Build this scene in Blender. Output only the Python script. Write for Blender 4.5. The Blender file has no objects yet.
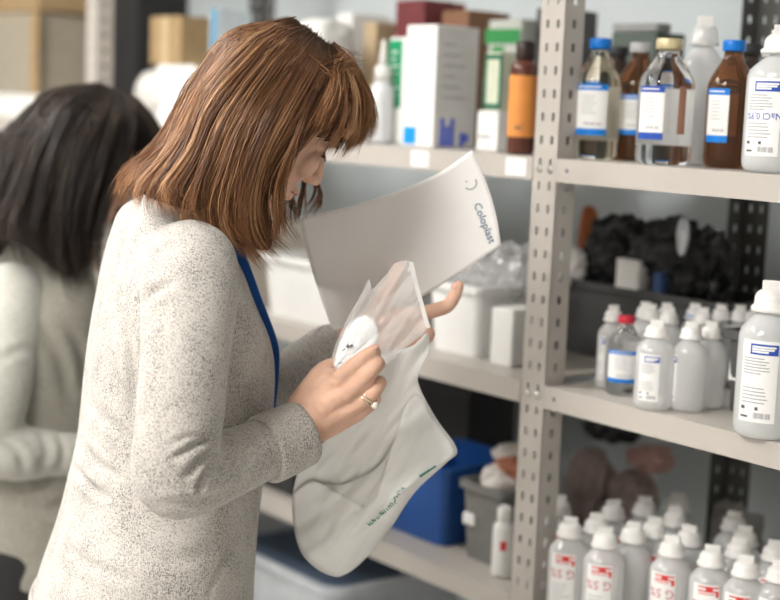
import bpy, bmesh, math, random
import numpy as np
from mathutils import Matrix, Vector
random.seed(7); rng = np.random.default_rng(11)
SC = bpy.context.scene
COL = SC.collection

# ------------------------------------------------------------------ camera
FPX, PITCH, ROLL, YAW = 1505.0, .12758, .04174, .66743
CAM = np.array([0, 0, 1.55]); POST = np.array([.2312, 2.1605, 0.])
cp, sp, cr, sr = math.cos(PITCH), math.sin(PITCH), math.cos(ROLL), math.sin(ROLL)
FW = np.array([0, cp, -sp]); UPV = np.array([0, sp, cp]); RT = np.array([1., 0, 0])
U = np.array([-math.sin(YAW), math.cos(YAW), 0]); V = np.array([math.cos(YAW), math.sin(YAW), 0])
cam = bpy.data.cameras.new('camera'); co = bpy.data.objects.new('camera', cam); COL.objects.link(co)
rc = cr * RT + sr * UPV; uc = cr * UPV - sr * RT
m = Matrix.Identity(4)
for i in range(3):
    m[i][0], m[i][1], m[i][2], m[i][3] = rc[i], uc[i], -FW[i], CAM[i]
co.matrix_world = m
cam.sensor_fit = 'HORIZONTAL'; cam.sensor_width = 36; cam.lens = FPX / 780 * 36
cam.clip_start = .05
cam.dof.use_dof = True; cam.dof.focus_distance = 1.79; cam.dof.aperture_fstop = 2.5
SC.camera = co
SC.view_settings.view_transform = 'Standard'; SC.view_settings.look = 'None'
SC.view_settings.gamma = 1; SC.view_settings.use_curve_mapping = False
SC.view_settings.exposure = 0.0
w = bpy.data.worlds.new('world'); SC.world = w; w.use_nodes = True
w.node_tree.nodes['Background'].inputs[0].default_value = (.8, .85, .9, 1)
w.node_tree.nodes['Background'].inputs[1].default_value = .15
SC.view_settings.exposure = 0.16
PANEL_POWER = {'aisle': 20., 'near': 32., 'far': 9., 'rear': 17.}        # emission of the ceiling light diffusers


def ray(px, py):
    dx, dy = px - 390, py - 300
    x = dx * cr + dy * sr; y = -dx * sr + dy * cr
    return FW + RT * x / FPX - UPV * y / FPX
def un(px, py, Y):
    r = ray(px, py); return CAM + r * (Y / r[1])
def onz(px, py, z):
    r = ray(px, py); return CAM + r * ((z - CAM[2]) / r[2])
def S(t, d, z=0.): return POST + U * t + V * d + np.array([0, 0, z])
def td(p):
    q = p - POST; return float(q @ U), float(q @ V)
def proj(P):
    q = np.asarray(P) - CAM; d = q @ FW; x = FPX * (q @ RT) / d; y = -FPX * (q @ UPV) / d
    return np.stack([390 + x * cr - y * sr, 300 + x * sr + y * cr], -1)
def tpx(px, d, z):                       # shelf coordinate t of the spot seen at column px, depth d, height z
    lo, hi = -1.6, 6.
    for _ in range(50):
        mid = (lo + hi) / 2
        if proj(S(mid, d, z))[0] > px: lo = mid
        else: hi = mid
    return mid
RZS = YAW                                 # rotation of shelf-aligned things: local x = -u ... see place()

# ------------------------------------------------------------------ materials
MATS = {}
def mat(name, col, rough=.5, metal=0., var=.06, scale=40., bump=0., bscale=200., trans=0., ior=1.45, alpha=1., spec=.5,
        sss=0., coat=0., emit=None, transl=0., vcol=False, sheen=0., clear=0.):
    if name in MATS: return MATS[name]
    m = bpy.data.materials.new(name); m.use_nodes = True; nt = m.node_tree; N = nt.nodes; L = nt.links
    b = N['Principled BSDF']; out = N['Material Output']
    tc = N.new('ShaderNodeTexCoord'); no = N.new('ShaderNodeTexNoise'); no.inputs['Scale'].default_value = scale
    no.inputs['Detail'].default_value = 4
    L.new(tc.outputs['Object'], no.inputs['Vector'])
    mr = N.new('ShaderNodeMapRange'); mr.inputs['To Min'].default_value = 1 - var; mr.inputs['To Max'].default_value = 1 + var
    mr.inputs['From Min'].default_value = .3; mr.inputs['From Max'].default_value = .7
    L.new(no.outputs['Fac'], mr.inputs['Value'])
    mx = N.new('ShaderNodeVectorMath'); mx.operation = 'SCALE'
    if vcol:
        at = N.new('ShaderNodeAttribute'); at.attribute_name = 'hue'; L.new(at.outputs['Color'], mx.inputs[0])
    else: mx.inputs[0].default_value = col[:3]
    L.new(mr.outputs['Result'], mx.inputs['Scale']); L.new(mx.outputs['Vector'], b.inputs['Base Color'])
    b.inputs['Roughness'].default_value = rough; b.inputs['Metallic'].default_value = metal
    b.inputs['Transmission Weight'].default_value = trans; b.inputs['IOR'].default_value = ior
    b.inputs['Alpha'].default_value = alpha; b.inputs['Specular IOR Level'].default_value = spec
    b.inputs['Coat Weight'].default_value = coat; b.inputs['Coat Roughness'].default_value = .04
    if sheen: b.inputs['Sheen Weight'].default_value = sheen
    if sss:
        b.inputs['Subsurface Weight'].default_value = sss; b.inputs['Subsurface Radius'].default_value = (.012, .004, .002)
    if emit:
        b.inputs['Emission Color'].default_value = (*col[:3], 1); b.inputs['Emission Strength'].default_value = emit
    if bump:
        nb = N.new('ShaderNodeTexNoise'); nb.inputs['Scale'].default_value = bscale; nb.inputs['Detail'].default_value = 3
        L.new(tc.outputs['Object'], nb.inputs['Vector'])
        bp = N.new('ShaderNodeBump'); bp.inputs['Strength'].default_value = bump; bp.inputs['Distance'].default_value = .002
        L.new(nb.outputs['Fac'], bp.inputs['Height']); L.new(bp.outputs['Normal'], b.inputs['Normal'])
    last = b.outputs[0]
    if transl:
        tr = N.new('ShaderNodeBsdfTranslucent'); L.new(mx.outputs['Vector'], tr.inputs[0])
        ms = N.new('ShaderNodeMixShader'); ms.inputs[0].default_value = transl
        L.new(last, ms.inputs[1]); L.new(tr.outputs[0], ms.inputs[2]); last = ms.outputs[0]
    if clear:
        tp = N.new('ShaderNodeBsdfTransparent'); fr = N.new('ShaderNodeLayerWeight'); fr.inputs[0].default_value = .35
        mth = N.new('ShaderNodeMath'); mth.operation = 'MULTIPLY_ADD'; mth.use_clamp = True
        mth.inputs[1].default_value = .5; mth.inputs[2].default_value = 1 - clear
        L.new(fr.outputs['Facing'], mth.inputs[0])
        ms = N.new('ShaderNodeMixShader'); L.new(mth.outputs[0], ms.inputs[0])
        L.new(tp.outputs[0], ms.inputs[1]); L.new(last, ms.inputs[2]); last = ms.outputs[0]
    L.new(last, out.inputs[0])
    MATS[name] = m; return m

def knit(name, light, dark, scale, lo=.36, hi=.56, bump=.5):
    m = bpy.data.materials.new(name); m.use_nodes = True; nt = m.node_tree; N = nt.nodes; L = nt.links
    b = N['Principled BSDF']; tc = N.new('ShaderNodeTexCoord')
    mp = N.new('ShaderNodeMapping'); mp.inputs['Scale'].default_value = (1, 1, .75); L.new(tc.outputs['Object'], mp.inputs[0])
    n1 = N.new('ShaderNodeTexNoise'); n1.inputs['Scale'].default_value = scale; n1.inputs['Detail'].default_value = 3; n1.inputs['Roughness'].default_value = .7
    n2 = N.new('ShaderNodeTexNoise'); n2.inputs['Scale'].default_value = 28; n2.inputs['Detail'].default_value = 3
    for n in (n1, n2): L.new(mp.outputs[0], n.inputs['Vector'])
    ad = N.new('ShaderNodeMath'); ad.operation = 'MULTIPLY_ADD'; ad.inputs[1].default_value = .22; L.new(n2.outputs['Fac'], ad.inputs[0]); 
    sb = N.new('ShaderNodeMath'); sb.operation = 'SUBTRACT'; sb.inputs[1].default_value = .11; L.new(n1.outputs['Fac'], sb.inputs[0]); L.new(sb.outputs[0], ad.inputs[2])
    r = N.new('ShaderNodeValToRGB'); r.color_ramp.elements[0].position = lo; r.color_ramp.elements[1].position = hi
    r.color_ramp.elements[0].color = (*dark, 1); r.color_ramp.elements[1].color = (*light, 1)
    L.new(ad.outputs[0], r.inputs[0]); L.new(r.outputs[0], b.inputs['Base Color'])
    bp = N.new('ShaderNodeBump'); bp.inputs['Strength'].default_value = bump; bp.inputs['Distance'].default_value = .0015
    L.new(n1.outputs['Fac'], bp.inputs['Height']); L.new(bp.outputs[0], b.inputs['Normal'])
    b.inputs['Roughness'].default_value = .95; b.inputs['Specular IOR Level'].default_value = .1
    b.inputs['Sheen Weight'].default_value = .25; b.inputs['Sheen Roughness'].default_value = .5
    MATS[name] = m; return m

cream = mat('painted_steel', (.50, .468, .43), .42, var=.04, scale=9, bump=.05, bscale=600)
wallm = mat('wall_paint', (.62, .68, .71), .8, var=.05, scale=3, bump=.1, bscale=300)
whitep = mat('white_plastic', (.88, .87, .84), .35, var=.02)
capm = mat('cap_plastic', (.9, .89, .87), .4, var=.02, transl=.15)
plast = mat('milky_bottle', (.93, .94, .94), .08, var=.02, transl=.4, clear=.42, spec=.8, coat=.8)
plast2 = mat('milky_bottle_large', (.92, .94, .95), .08, var=.02, transl=.4, clear=.32, spec=.8, coat=.8)
glass = mat('clear_glass', (.97, .98, .98), .01, trans=1., ior=1.34, var=0)
straw = mat('straw_glass', (.99, .93, .76), .01, trans=1., ior=1.34, var=0)
amber = mat('amber_glass', (.33, .14, .06), .04, trans=.85, ior=1.34, var=0)
labelw = mat('label_paper', (.88, .88, .87), .6, var=.01)
inkblue = mat('ink_blue', (.015, .075, .42), .55, var=.03)
inkcyan = mat('ink_bright_blue', (.0, .20, .68), .55, var=.03)
inkdark = mat('ink_dark', (.10, .10, .12), .6, var=.05)
inkgrey = mat('ink_grey', (.38, .38, .40), .6, var=.05)
inkred = mat('ink_red', (.68, .05, .05), .6, var=.05)
inkteal = mat('ink_teal', (.03, .12, .22), .6, var=.1)
inkgreen = mat('ink_green', (.03, .26, .20), .6, var=.1)
metalm = mat('steel', (.7, .7, .68), .3, metal=1., var=.03)

# ------------------------------------------------------------------ mesh helpers
def link(name, me, parent=None, m=None, smooth=False):
    o = bpy.data.objects.new(name, me); COL.objects.link(o)
    if parent: o.parent = parent
    if m and not me.materials: me.materials.append(m)
    if smooth: me.polygons.foreach_set('use_smooth', np.ones(len(me.polygons), bool))
    return o
def mk(name, vf, m, parent=None, smooth=False):
    me = bpy.data.meshes.new(name)
    v, f = vf
    me.from_pydata([tuple(map(float, p)) for p in v], [], [tuple(map(int, q)) for q in f]); me.update()
    return link(name, me, parent, m, smooth)
def tag(o, label=None, cat=None, group=None, kind=None):
    if label: o['label'] = label
    if cat: o['category'] = cat
    if group: o['group'] = group
    if kind: o['kind'] = kind
    return o
def empty(name, loc, rz=0., label=None, cat=None, group=None):
    o = bpy.data.objects.new(name, None); COL.objects.link(o); o.empty_display_size = .02
    o.location = tuple(map(float, loc)); o.rotation_euler = (0, 0, rz)
    return tag(o, label, cat, group)
def join(*vfs):
    V_, F_ = [], []
    for v, f in vfs:
        n = len(V_); V_.extend([tuple(p) for p in v]); F_.extend([tuple(i + n for i in q) for q in f])
    return V_, F_
def box(x0, x1, y0, y1, z0, z1):
    v = [(x, y, z) for z in (z0, z1) for y in (y0, y1) for x in (x0, x1)]
    return v, [(0, 2, 3, 1), (4, 5, 7, 6), (0, 1, 5, 4), (2, 6, 7, 3), (0, 4, 6, 2), (1, 3, 7, 5)]
def bevel_box(x0, x1, y0, y1, z0, z1, r=.003, seg=2, taper=0.):
    bm = bmesh.new()
    v, f = box(x0, x1, y0, y1, z0, z1)
    if taper:
        cx, cy = (x0 + x1) / 2, (y0 + y1) / 2
        v = [((x - cx) * (1 - taper if z == z0 else 1) + cx, (y - cy) * (1 - taper if z == z0 else 1) + cy, z) for x, y, z in v]
    vs = [bm.verts.new(p) for p in v]
    for q in f: bm.faces.new([vs[i] for i in q])
    bmesh.ops.bevel(bm, geom=list(bm.edges), offset=r, segments=seg, affect='EDGES', profile=.5)
    bm.verts.index_update()
    r_ = ([tuple(p.co) for p in bm.verts], [tuple(p.index for p in q.verts) for q in bm.faces]); bm.free(); return r_
def lathe(prof, n=28, sx=1., sy=1.):
    v = []; f = []
    for r, z in prof:
        for k in range(n):
            a = 2 * math.pi * k / n; v.append((r * math.cos(a) * sx, r * math.sin(a) * sy, z))
    for i in range(len(prof) - 1):
        for k in range(n):
            k2 = (k + 1) % n; f.append((i * n + k, i * n + k2, (i + 1) * n + k2, (i + 1) * n + k))
    f.append(tuple(reversed(range(n)))); f.append(tuple(range((len(prof) - 1) * n, len(prof) * n)))
    return v, f
def move(vf, d): return [(p[0] + d[0], p[1] + d[1], p[2] + d[2]) for p in vf[0]], vf[1]
def xf(vf, M): return [tuple(M @ Vector(p)) for p in vf[0]], vf[1]
def catmull(P, n):
    P = np.asarray(P, float); K = len(P)
    if K == 2: return P[0] + (P[1] - P[0]) * np.linspace(0, 1, n)[:, None]
    Q = np.vstack([2 * P[0] - P[1], P, 2 * P[-1] - P[-2]])
    s = np.linspace(0, K - 1 - 1e-9, n); i = s.astype(int); t = (s - i)[:, None]
    a, b, c, d = Q[i], Q[i + 1], Q[i + 2], Q[i + 3]
    return .5 * (2 * b + (c - a) * t + (2 * a - 5 * b + 4 * c - d) * t * t + (3 * b - 3 * c + d - a) * t ** 3)
def tube(pts, rad, n=16, steps=None, round_ends=True, flat=None, ref=None):
    """swept tube; rad per point; flat=(k) squashes along the frame's second axis"""
    pts = np.asarray(pts, float); rad = np.asarray(rad, float)
    steps = steps or (len(pts) - 1) * 6 + 1
    A = catmull(np.hstack([pts, rad[:, None]]), steps); P, R = A[:, :3], np.maximum(A[:, 3], 1e-4)
    T = np.gradient(P, axis=0); T /= np.linalg.norm(T, axis=1)[:, None] + 1e-12
    ref = np.array([0, 0, 1.]) if ref is None else np.asarray(ref, float)
    if abs(T[0] @ ref) > .95: ref = np.array([1., 0, 0])
    nrm = ref - T[0] * (ref @ T[0]); nrm /= np.linalg.norm(nrm)
    secs = []; ang = np.linspace(0, 2 * np.pi, n, endpoint=False)
    def sec(p, r, nn, t):
        b = np.cross(t, nn); k = 1. if flat is None else flat
        return p + r * (np.cos(ang)[:, None] * nn + k * np.sin(ang)[:, None] * b)
    frames = []
    for i in range(steps):
        nrm = nrm - T[i] * (nrm @ T[i]); nrm /= np.linalg.norm(nrm); frames.append(nrm.copy())
    if round_ends:
        for a in (80, 60, 40, 20): 
            a = math.radians(a); secs.append(sec(P[0] - T[0] * R[0] * math.sin(a), R[0] * math.cos(a), frames[0], T[0]))
    for i in range(steps): secs.append(sec(P[i], R[i], frames[i], T[i]))
    if round_ends:
        for a in (20, 40, 60, 80):
            a = math.radians(a); secs.append(sec(P[-1] + T[-1] * R[-1] * math.sin(a), R[-1] * math.cos(a), frames[-1], T[-1]))
    return loft(secs)
def loft(secs, cap=True, closed=False):
    n = len(secs[0]); v = np.vstack(secs); f = []
    K = len(secs)
    for i in range(K if closed else K - 1):
        j = (i + 1) % K
        for k in range(n):
            k2 = (k + 1) % n; f.append((i * n + k, i * n + k2, j * n + k2, j * n + k))
    if cap and not closed:
        f.append(tuple(reversed(range(n)))); f.append(tuple(range((K - 1) * n, K * n)))
    return [tuple(p) for p in v], f
def ellipsoid(c, r, M=None, n=24):
    prof = [(math.cos(a), math.sin(a)) for a in np.linspace(-math.pi / 2 + .05, math.pi / 2 - .05, n // 2 + 1)]
    v, f = lathe(prof, n)
    v = [Vector((p[0] * r[0], p[1] * r[1], p[2] * r[2])) for p in v]
    if M is not None: v = [M @ p for p in v]
    return [tuple(p + Vector(c)) for p in v], f
def remesh(parts, voxel, smooth=6, factor=.5):
    v, f = join(*parts)
    me = bpy.data.meshes.new('tmp'); me.from_pydata([tuple(map(float, p)) for p in v], [], f); me.update()
    bm = bmesh.new(); bm.from_mesh(me); bmesh.ops.recalc_face_normals(bm, faces=bm.faces); bm.to_mesh(me); bm.free()
    o = bpy.data.objects.new('tmp', me); COL.objects.link(o)
    r = o.modifiers.new('r', 'REMESH'); r.mode = 'VOXEL'; r.voxel_size = voxel
    if smooth:
        s = o.modifiers.new('s', 'SMOOTH'); s.factor = factor; s.iterations = smooth
    dg = bpy.context.evaluated_depsgraph_get(); dg.update()
    out = bpy.data.meshes.new_from_object(o.evaluated_get(dg))
    bpy.data.objects.remove(o); bpy.data.meshes.remove(me)
    return out
def get_co(me):
    a = np.empty(len(me.vertices) * 3); me.vertices.foreach_get('co', a); return a.reshape(-1, 3)
def get_no(me):
    a = np.empty(len(me.vertices) * 3); me.vertices.foreach_get('normal', a); return a.reshape(-1, 3)
def set_co(me, a): me.vertices.foreach_set('co', a.ravel()); me.update()
def folds(me, lines, depth_max=None):
    """press creases into a cloth mesh: lines = [(points px, amplitude m, width px)], only on the side that faces the viewer"""
    c = get_co(me); n = get_no(me); q = proj(c); view = c - CAM; view /= np.linalg.norm(view, axis=1)[:, None]
    face = np.clip(-(n * view).sum(1) * 2, 0, 1); disp = np.zeros(len(c))
    for L_, amp, wd, ymin, ymax in lines:
        L_ = catmull(L_, 16); best = np.full(len(c), 1e9); tt = np.zeros(len(c))
        for i in range(len(L_) - 1):
            a, b = L_[i], L_[i + 1]; ab = b - a; t = np.clip(((q - a) @ ab) / (ab @ ab), 0, 1)
            d = np.linalg.norm(q - (a + t[:, None] * ab), axis=1); k = d < best
            best[k] = d[k]; tt[k] = (i + t[k]) / 15
        taper = np.sin(np.clip(tt, 0.04, .96) * np.pi) ** .6
        sel = (c[:, 1] > ymin) & (c[:, 1] < ymax)
        prof = -np.exp(-(best / wd) ** 2) + .55 * np.exp(-((best - 2.1 * wd) / (1.1 * wd)) ** 2)
        disp += amp * prof * taper * face * sel
    set_co(me, c + n * disp[:, None])
_tx = {}
def text2d(s, size=1.):
    if s not in _tx:
        cu = bpy.data.curves.new('t', 'FONT'); cu.body = s; cu.align_x = 'CENTER'; cu.align_y = 'CENTER'; cu.resolution_u = 2
        o = bpy.data.objects.new('t', cu); COL.objects.link(o)
        bpy.context.view_layer.update()
        me = bpy.data.meshes.new_from_object(o)
        _tx[s] = ([tuple(v.co) for v in me.vertices], [tuple(p.vertices) for p in me.polygons])
        bpy.data.objects.remove(o); bpy.data.curves.remove(cu); bpy.data.meshes.remove(me)
    v, f = _tx[s]; return [(p[0] * size, p[1] * size) for p in v], f
def patch(R, a0, a1, z0, z1, n=10):           # curved label patch on a round bottle, angles measured from its front (-y)
    v = []; f = []
    for k in range(n + 1):
        a = -math.pi / 2 + a0 + (a1 - a0) * k / n
        v += [(R * math.cos(a), R * math.sin(a), z0), (R * math.cos(a), R * math.sin(a), z1)]
    for k in range(n): f.append((2 * k, 2 * k + 2, 2 * k + 3, 2 * k + 1))
    return v, f
def curved_text(s, size, R, ac, zc, flip=False):
    v, f = text2d(s, size); k = -1 if flip else 1
    return [(R * math.cos(-math.pi / 2 + ac + k * x / R), R * math.sin(-math.pi / 2 + ac + k * x / R), zc + k * y) for x, y in v], f
def flat_text(s, size, M):                     # M maps (x right, y up, 0) to space
    v, f = text2d(s, size); return [tuple(M @ Vector((x, y, 0))) for x, y in v], f

# ------------------------------------------------------------------ the room
def shelf_quad(t0, t1, d0, d1, z0, z1, name, m, kind='structure'):
    v = [S(t, d, z) for z in (z0, z1) for d in (d0, d1) for t in (t0, t1)]
    o = mk(name, (v, box(0, 1, 0, 1, 0, 1)[1]), m)
    bm = bmesh.new(); bm.from_mesh(o.data); bmesh.ops.recalc_face_normals(bm, faces=bm.faces); bm.to_mesh(o.data); bm.free()
    o['kind'] = kind; return o
T0, T1, D0, D1, HC = -3.2, 5.0, -4.2, .62, 2.75
shelf_quad(T0, T1, D0, D1, -.1, 0, 'floor', mat('floor_vinyl', (.62, .60, .57), .5, var=.12, scale=6))
shelf_quad(T0, T1, D0, D1, HC, HC + .1, 'ceiling', mat('ceiling_paint', (.8, .79, .77), .85, var=.03))
shelf_quad(T0 - .1, T1 + .1, D1, D1 + .1, 0, HC, 'wall_back', wallm)
shelf_quad(T0 - .1, T1 + .1, D0 - .1, D0, 0, HC, 'wall_front', mat('wall_white', (.70, .69, .67), .85, var=.03))
shelf_quad(T0 - .1, T0, D0, D1, 0, HC, 'wall_right', MATS['wall_white'])
shelf_quad(T1, T1 + .1, D0, D1, 0, HC, 'wall_left', MATS['wall_white'])
def panel(t, d, label, power, wt=.6, wd=1.2):
    lampm = mat('lamp_diffuser_' + power, (1., .965, .92), .5, emit=PANEL_POWER[power], var=0)
    e = empty('ceiling_light', S(t, d, HC - .004), YAW - math.pi / 2 + math.pi / 2, label, 'ceiling light', 'fluorescent ceiling lights')
    # local x = V, local y = U
    fr = join(box(-wd / 2, wd / 2, -wt / 2, -wt / 2 + .02, -.05, 0), box(-wd / 2, wd / 2, wt / 2 - .02, wt / 2, -.05, 0),
              box(-wd / 2, -wd / 2 + .02, -wt / 2, wt / 2, -.05, 0), box(wd / 2 - .02, wd / 2, -wt / 2, wt / 2, -.05, 0))
    mk('frame', fr, whitep, e)
    mk('diffuser', box(-wd / 2 + .02, wd / 2 - .02, -wt / 2 + .02, wt / 2 - .02, -.04, -.03), lampm, e)
panel(1.15, -1.35, 'long white ceiling light above and behind the woman in front', 'aisle')
panel(-.35, -2.2, 'white ceiling light nearest the bottle shelves', 'near')
panel(2.9, -1.5, 'white ceiling light at the far end of the aisle', 'far')
panel(.3, -3.1, 'white ceiling light behind the viewer', 'rear')

# ------------------------------------------------------------------ shelving
ZT = 1.487; DZ = .33; LIP = .034; BAY = 1.43; DEP = .423
LEV = [ZT, ZT - DZ, ZT - 2 * DZ, ZT - 3 * DZ, ZT - 4 * DZ]
def slotted_flange(wid, height, cols, pitch=.033, sw=.0052, sh=.012, th=.0022):
    """flat strip in x (0..wid) and z with real slots, thickness in y"""
    parts = []; xs = [0.]
    for c in cols: xs += [c - sw / 2, c + sw / 2]
    xs.append(wid)
    for i in range(0, len(xs), 2): parts.append(box(xs[i], xs[i + 1], 0, th, 0, height))
    for c in cols:
        z = 0.
        while z < height:
            z1 = min(z + pitch - sh, height); parts.append(box(c - sw / 2, c + sw / 2, 0, th, z, z1)); z += pitch
    return join(*parts)
HP_ = 2.05
fl_front = slotted_flange(.05, HP_, (.0145, .0355)); fl_side = slotted_flange(.038, HP_, (.019,), sw=.008)
# local frame of the shelf things: x = -U (to the right along the front), y = V (to the back), z up
BASIS = Matrix(((-U[0], V[0], 0), (-U[1], V[1], 0), (0, 0, 1)))
RZ = math.atan2(-U[1], -U[0])
def sh_empty(name, t, d, z, label=None, cat=None, group=None, rz=0.):
    return empty(name, S(t, d, z), RZ + rz, label, cat, group)
def build_rack(t0, label, left_open=False):
    """one bay: right end at t0, left end at t0 + BAY"""
    r = sh_empty('shelving_rack', t0 + BAY, 0, 0, label, 'shelving', 'steel shelving bays')   # x runs 0..BAY to the right
    return r
rackA = build_rack(-BAY, 'cream slotted steel shelving bay on the right holding infusion bottles')
rackB = build_rack(0., 'cream slotted steel shelving bay behind the two women and the paper sheet')
rackC = build_rack(BAY, 'far cream shelving bay at the left edge with brown cartons')
def front_post(rack, x, side=1):
    # wide perforated front face to the left of x, side face running back from x
    a = mk('post', fl_front, cream, rack); a.location = (x - .05, 0, 0)
    b = mk('post', ([(q[1], q[0], q[2]) for q in fl_side[0]], [tuple(reversed(k)) for k in fl_side[1]]), cream, a)
    b.name = 'post_side'; b.location = (.05 - .0022, 0, 0)
    for z in LEV:
        for xx in (.0145, .0355):
            bo = mk('bolt', xf(lathe([(.0055, 0), (.0055, .002), (.0035, .0035)], 10), Matrix.Rotation(math.pi / 2, 4, 'X')), metalm, a)
            bo.location = (xx, 0, z - LIP / 2)
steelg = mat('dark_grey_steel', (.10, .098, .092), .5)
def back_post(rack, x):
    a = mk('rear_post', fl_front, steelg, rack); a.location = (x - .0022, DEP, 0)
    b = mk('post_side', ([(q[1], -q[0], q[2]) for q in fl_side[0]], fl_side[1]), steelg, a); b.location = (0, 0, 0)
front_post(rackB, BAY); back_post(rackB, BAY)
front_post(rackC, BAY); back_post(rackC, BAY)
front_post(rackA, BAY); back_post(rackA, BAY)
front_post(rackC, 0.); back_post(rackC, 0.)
for rk in (rackA, rackB, rackC):
    off = 0.001
    for z in LEV:
        x0, x1 = off, BAY - .051
        if rk is not rackA: x0 = 0.001
        vf = join(box(x0, x1, .002, DEP - .004, z - .004, z - .0006), box(x0, x1, -.0012, .002, z - LIP, z - .0006),
                  box(x0, x1, DEP - .006, DEP - .004, z - LIP, z - .004), box(x0, x1, .002, .014, z - LIP, z - LIP + .002))
        s = mk('shelf_board', vf, cream, rk)
        mk('rivet_hole', xf(lathe([(.003, 0), (.003, .0006)], 10), Matrix.Translation((x0 + .02, -.0012, z - LIP / 2)) @ Matrix.Rotation(math.pi / 2, 4, 'X')), inkdark, s)
        if rk is rackB:
            for k, xx in enumerate((BAY - .085, BAY - .31)):
                if z == ZT: mk('price_tag', join(box(xx - .022, xx + .022, -.0022, -.0012, z - LIP + .004, z - .004)), labelw, s)

# ------------------------------------------------------------------ bottles
def face_cam(p, off=0.):
    c = CAM - np.asarray(p); return math.atan2(c[0], -c[1]) + off
def small_lines(R, a0, a1, z0, z1, n, h=.0008, seed=0):
    r = random.Random(seed); out = []
    for k in range(n):
        z = z1 - (z1 - z0) * (k + .5) / n; e = a0 + (a1 - a0) * r.uniform(.55, 1.)
        out.append(patch(R, a0, e, z - h / 2, z + h / 2, 6))
    return join(*out)
def barcode(R, a0, a1, z0, z1, n=14, seed=1):
    r = random.Random(seed); out = []
    for k in range(n):
        a = a0 + (a1 - a0) * k / n; out.append(patch(R, a, a + (a1 - a0) / n * r.uniform(.25, .8), z0, z1, 1))
    return join(*out)
def plastic_bottle(p, H, R, label, group=None, off=0., lab=None, big=False, capcol=None, tint=None, liquid=True):
    e = empty('infusion_bottle', p, face_cam(p, off), label, 'bottle', group)
    zb = .705 * H
    prof = [(R * .55, .0), (R * .86, .001), (R * .97, .006), (R, .014), (R, zb * .82), (R * .992, zb * .92), (R * .94, zb * .98), (R * .80, zb * 1.03), (R * .62, zb * 1.085),
            (R * .45, zb * 1.12), (R * .40, zb * 1.14), (R * .39, H * .86)]
    mk('body', lathe(prof, 32), tint or (plast2 if big else plast), e, True)
    c = mk('cap', lathe([(R * .66, H * .805), (R * .68, H * .81), (R * .68, H * .83), (R * .60, H * .845), (R * .585, H * .89), (R * .54, H * .915), (R * .44, H * .935), (R * .2, H * .942)], 24), capcol or capm, e, True)
    mk('tab', bevel_box(-R * .36, R * .36, -R * .14, R * .14, H * .925, H, .0012, 2), capm, c)
    if big: mk('seal', patch(R * .47, -.2, .5, H * .865, H * .915, 4), mat('seal_pink', (.85, .45, .42), .5), c)
    if lab == 'blue': label_blue(e, R, H, zb, -.75, .35, None)
    elif lab == 'blueside': label_blue(e, R, H, zb, -1.35, -.75, None)
    elif lab == 'nacl': label_blue(e, R, H, zb, -1.1, -.02, 'NaCl 0,9%')
    elif lab == 'bluebig': label_blue(e, R, H, zb, -.80, .42, None)
    elif lab == 'red': label_red(e, R, H, zb)
    elif lab == 'redside': label_red(e, R, H, zb, -1.5, -.7)
    return e
def label_blue(e, R, H, zb, a0, a1, word):
    r1 = R + .0004; r2 = R + .0008; r3 = R + .0011; z0, z1 = zb * .16, zb * .90
    l = mk('label', patch(r1, a0, a1, z0, z1, 14), labelw, e); h = z1 - z0; w_ = a1 - a0
    mk('header_band', patch(r2, a0 + w_ * .26, a1 - w_ * .02, z1 - h * .17, z1 - h * .04), inkblue, l)
    mk('header_print', join(*[patch(r3, a0 + w_ * .31, a0 + w_ * q, z1 - h * zc - h * .012, z1 - h * zc + h * .012, 6) for q, zc in ((.92, .075), (.88, .105), (.74, .135))]), labelw, l)
    mk('print', join(small_lines(r2, a0 + w_ * .08, a1 - w_ * .06, z0 + h * .58, z1 - h * .2, 6, h * .012, 3), small_lines(r2, a0 + w_ * .08, a1 - w_ * .2, z0 + h * .22, z0 + h * .44, 5, h * .012, 5),
                     barcode(r2, a0 + w_ * .45, a1 - w_ * .1, z0 + h * .05, z0 + h * .12)), inkgrey, l)
    mk('symbols', join(patch(r2, a0 + w_ * .08, a0 + w_ * .2, z0 + h * .15, z0 + h * .19, 3), patch(r2, a0 + w_ * .08, a0 + w_ * .3, z0 + h * .05, z0 + h * .075, 3), patch(r2, a0 + w_ * .48, a0 + w_ * .56, z0 + h * .15, z0 + h * .19, 3)), inkdark, l)
    if word: mk('word_print', curved_text(word, h * .125, r2, (a0 + a1) / 2 + .05, z0 + h * .515, True), inkblue, l)
def label_red(e, R, H, zb, a0=-.85, a1=.45):
    r1 = R + .0004; r2 = R + .0008; z0, z1 = zb * .12, zb * .95; h = z1 - z0; w_ = a1 - a0
    l = mk('label', patch(r1, a0, a1, z0, z1, 12), labelw, e)
    mk('header_print', join(patch(r2, a0 + w_ * .22, a1 - w_ * .03, z1 - h * .06, z1 - h * .035), patch(r2, a0 + w_ * .5, a0 + w_ * .75, z1 - h * .10, z1 - h * .03),
                            patch(r2, a0 + w_ * .22, a1 - w_ * .03, z1 - h * .125, z1 - h * .10), patch(r2, a0 + w_ * .22, a0 + w_ * .8, z1 - h * .165, z1 - h * .15), patch(r2, a1 - w_ * .14, a1 - w_ * .03, z1 - h * .2, z1 - h * .12)), inkred, l)
    if w_ > 1: mk('word_print', curved_text('G 5%', h * .21, r2, (a0 + a1) / 2, z1 - h * .34, True), mat('ink_rose', (.55, .12, .14), .6), l)
    mk('print', small_lines(r2, a0 + w_ * .1, a1 - w_ * .1, z0 + h * .1, z0 + h * .5, 6, h * .012, 9), inkgrey, l)
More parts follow.
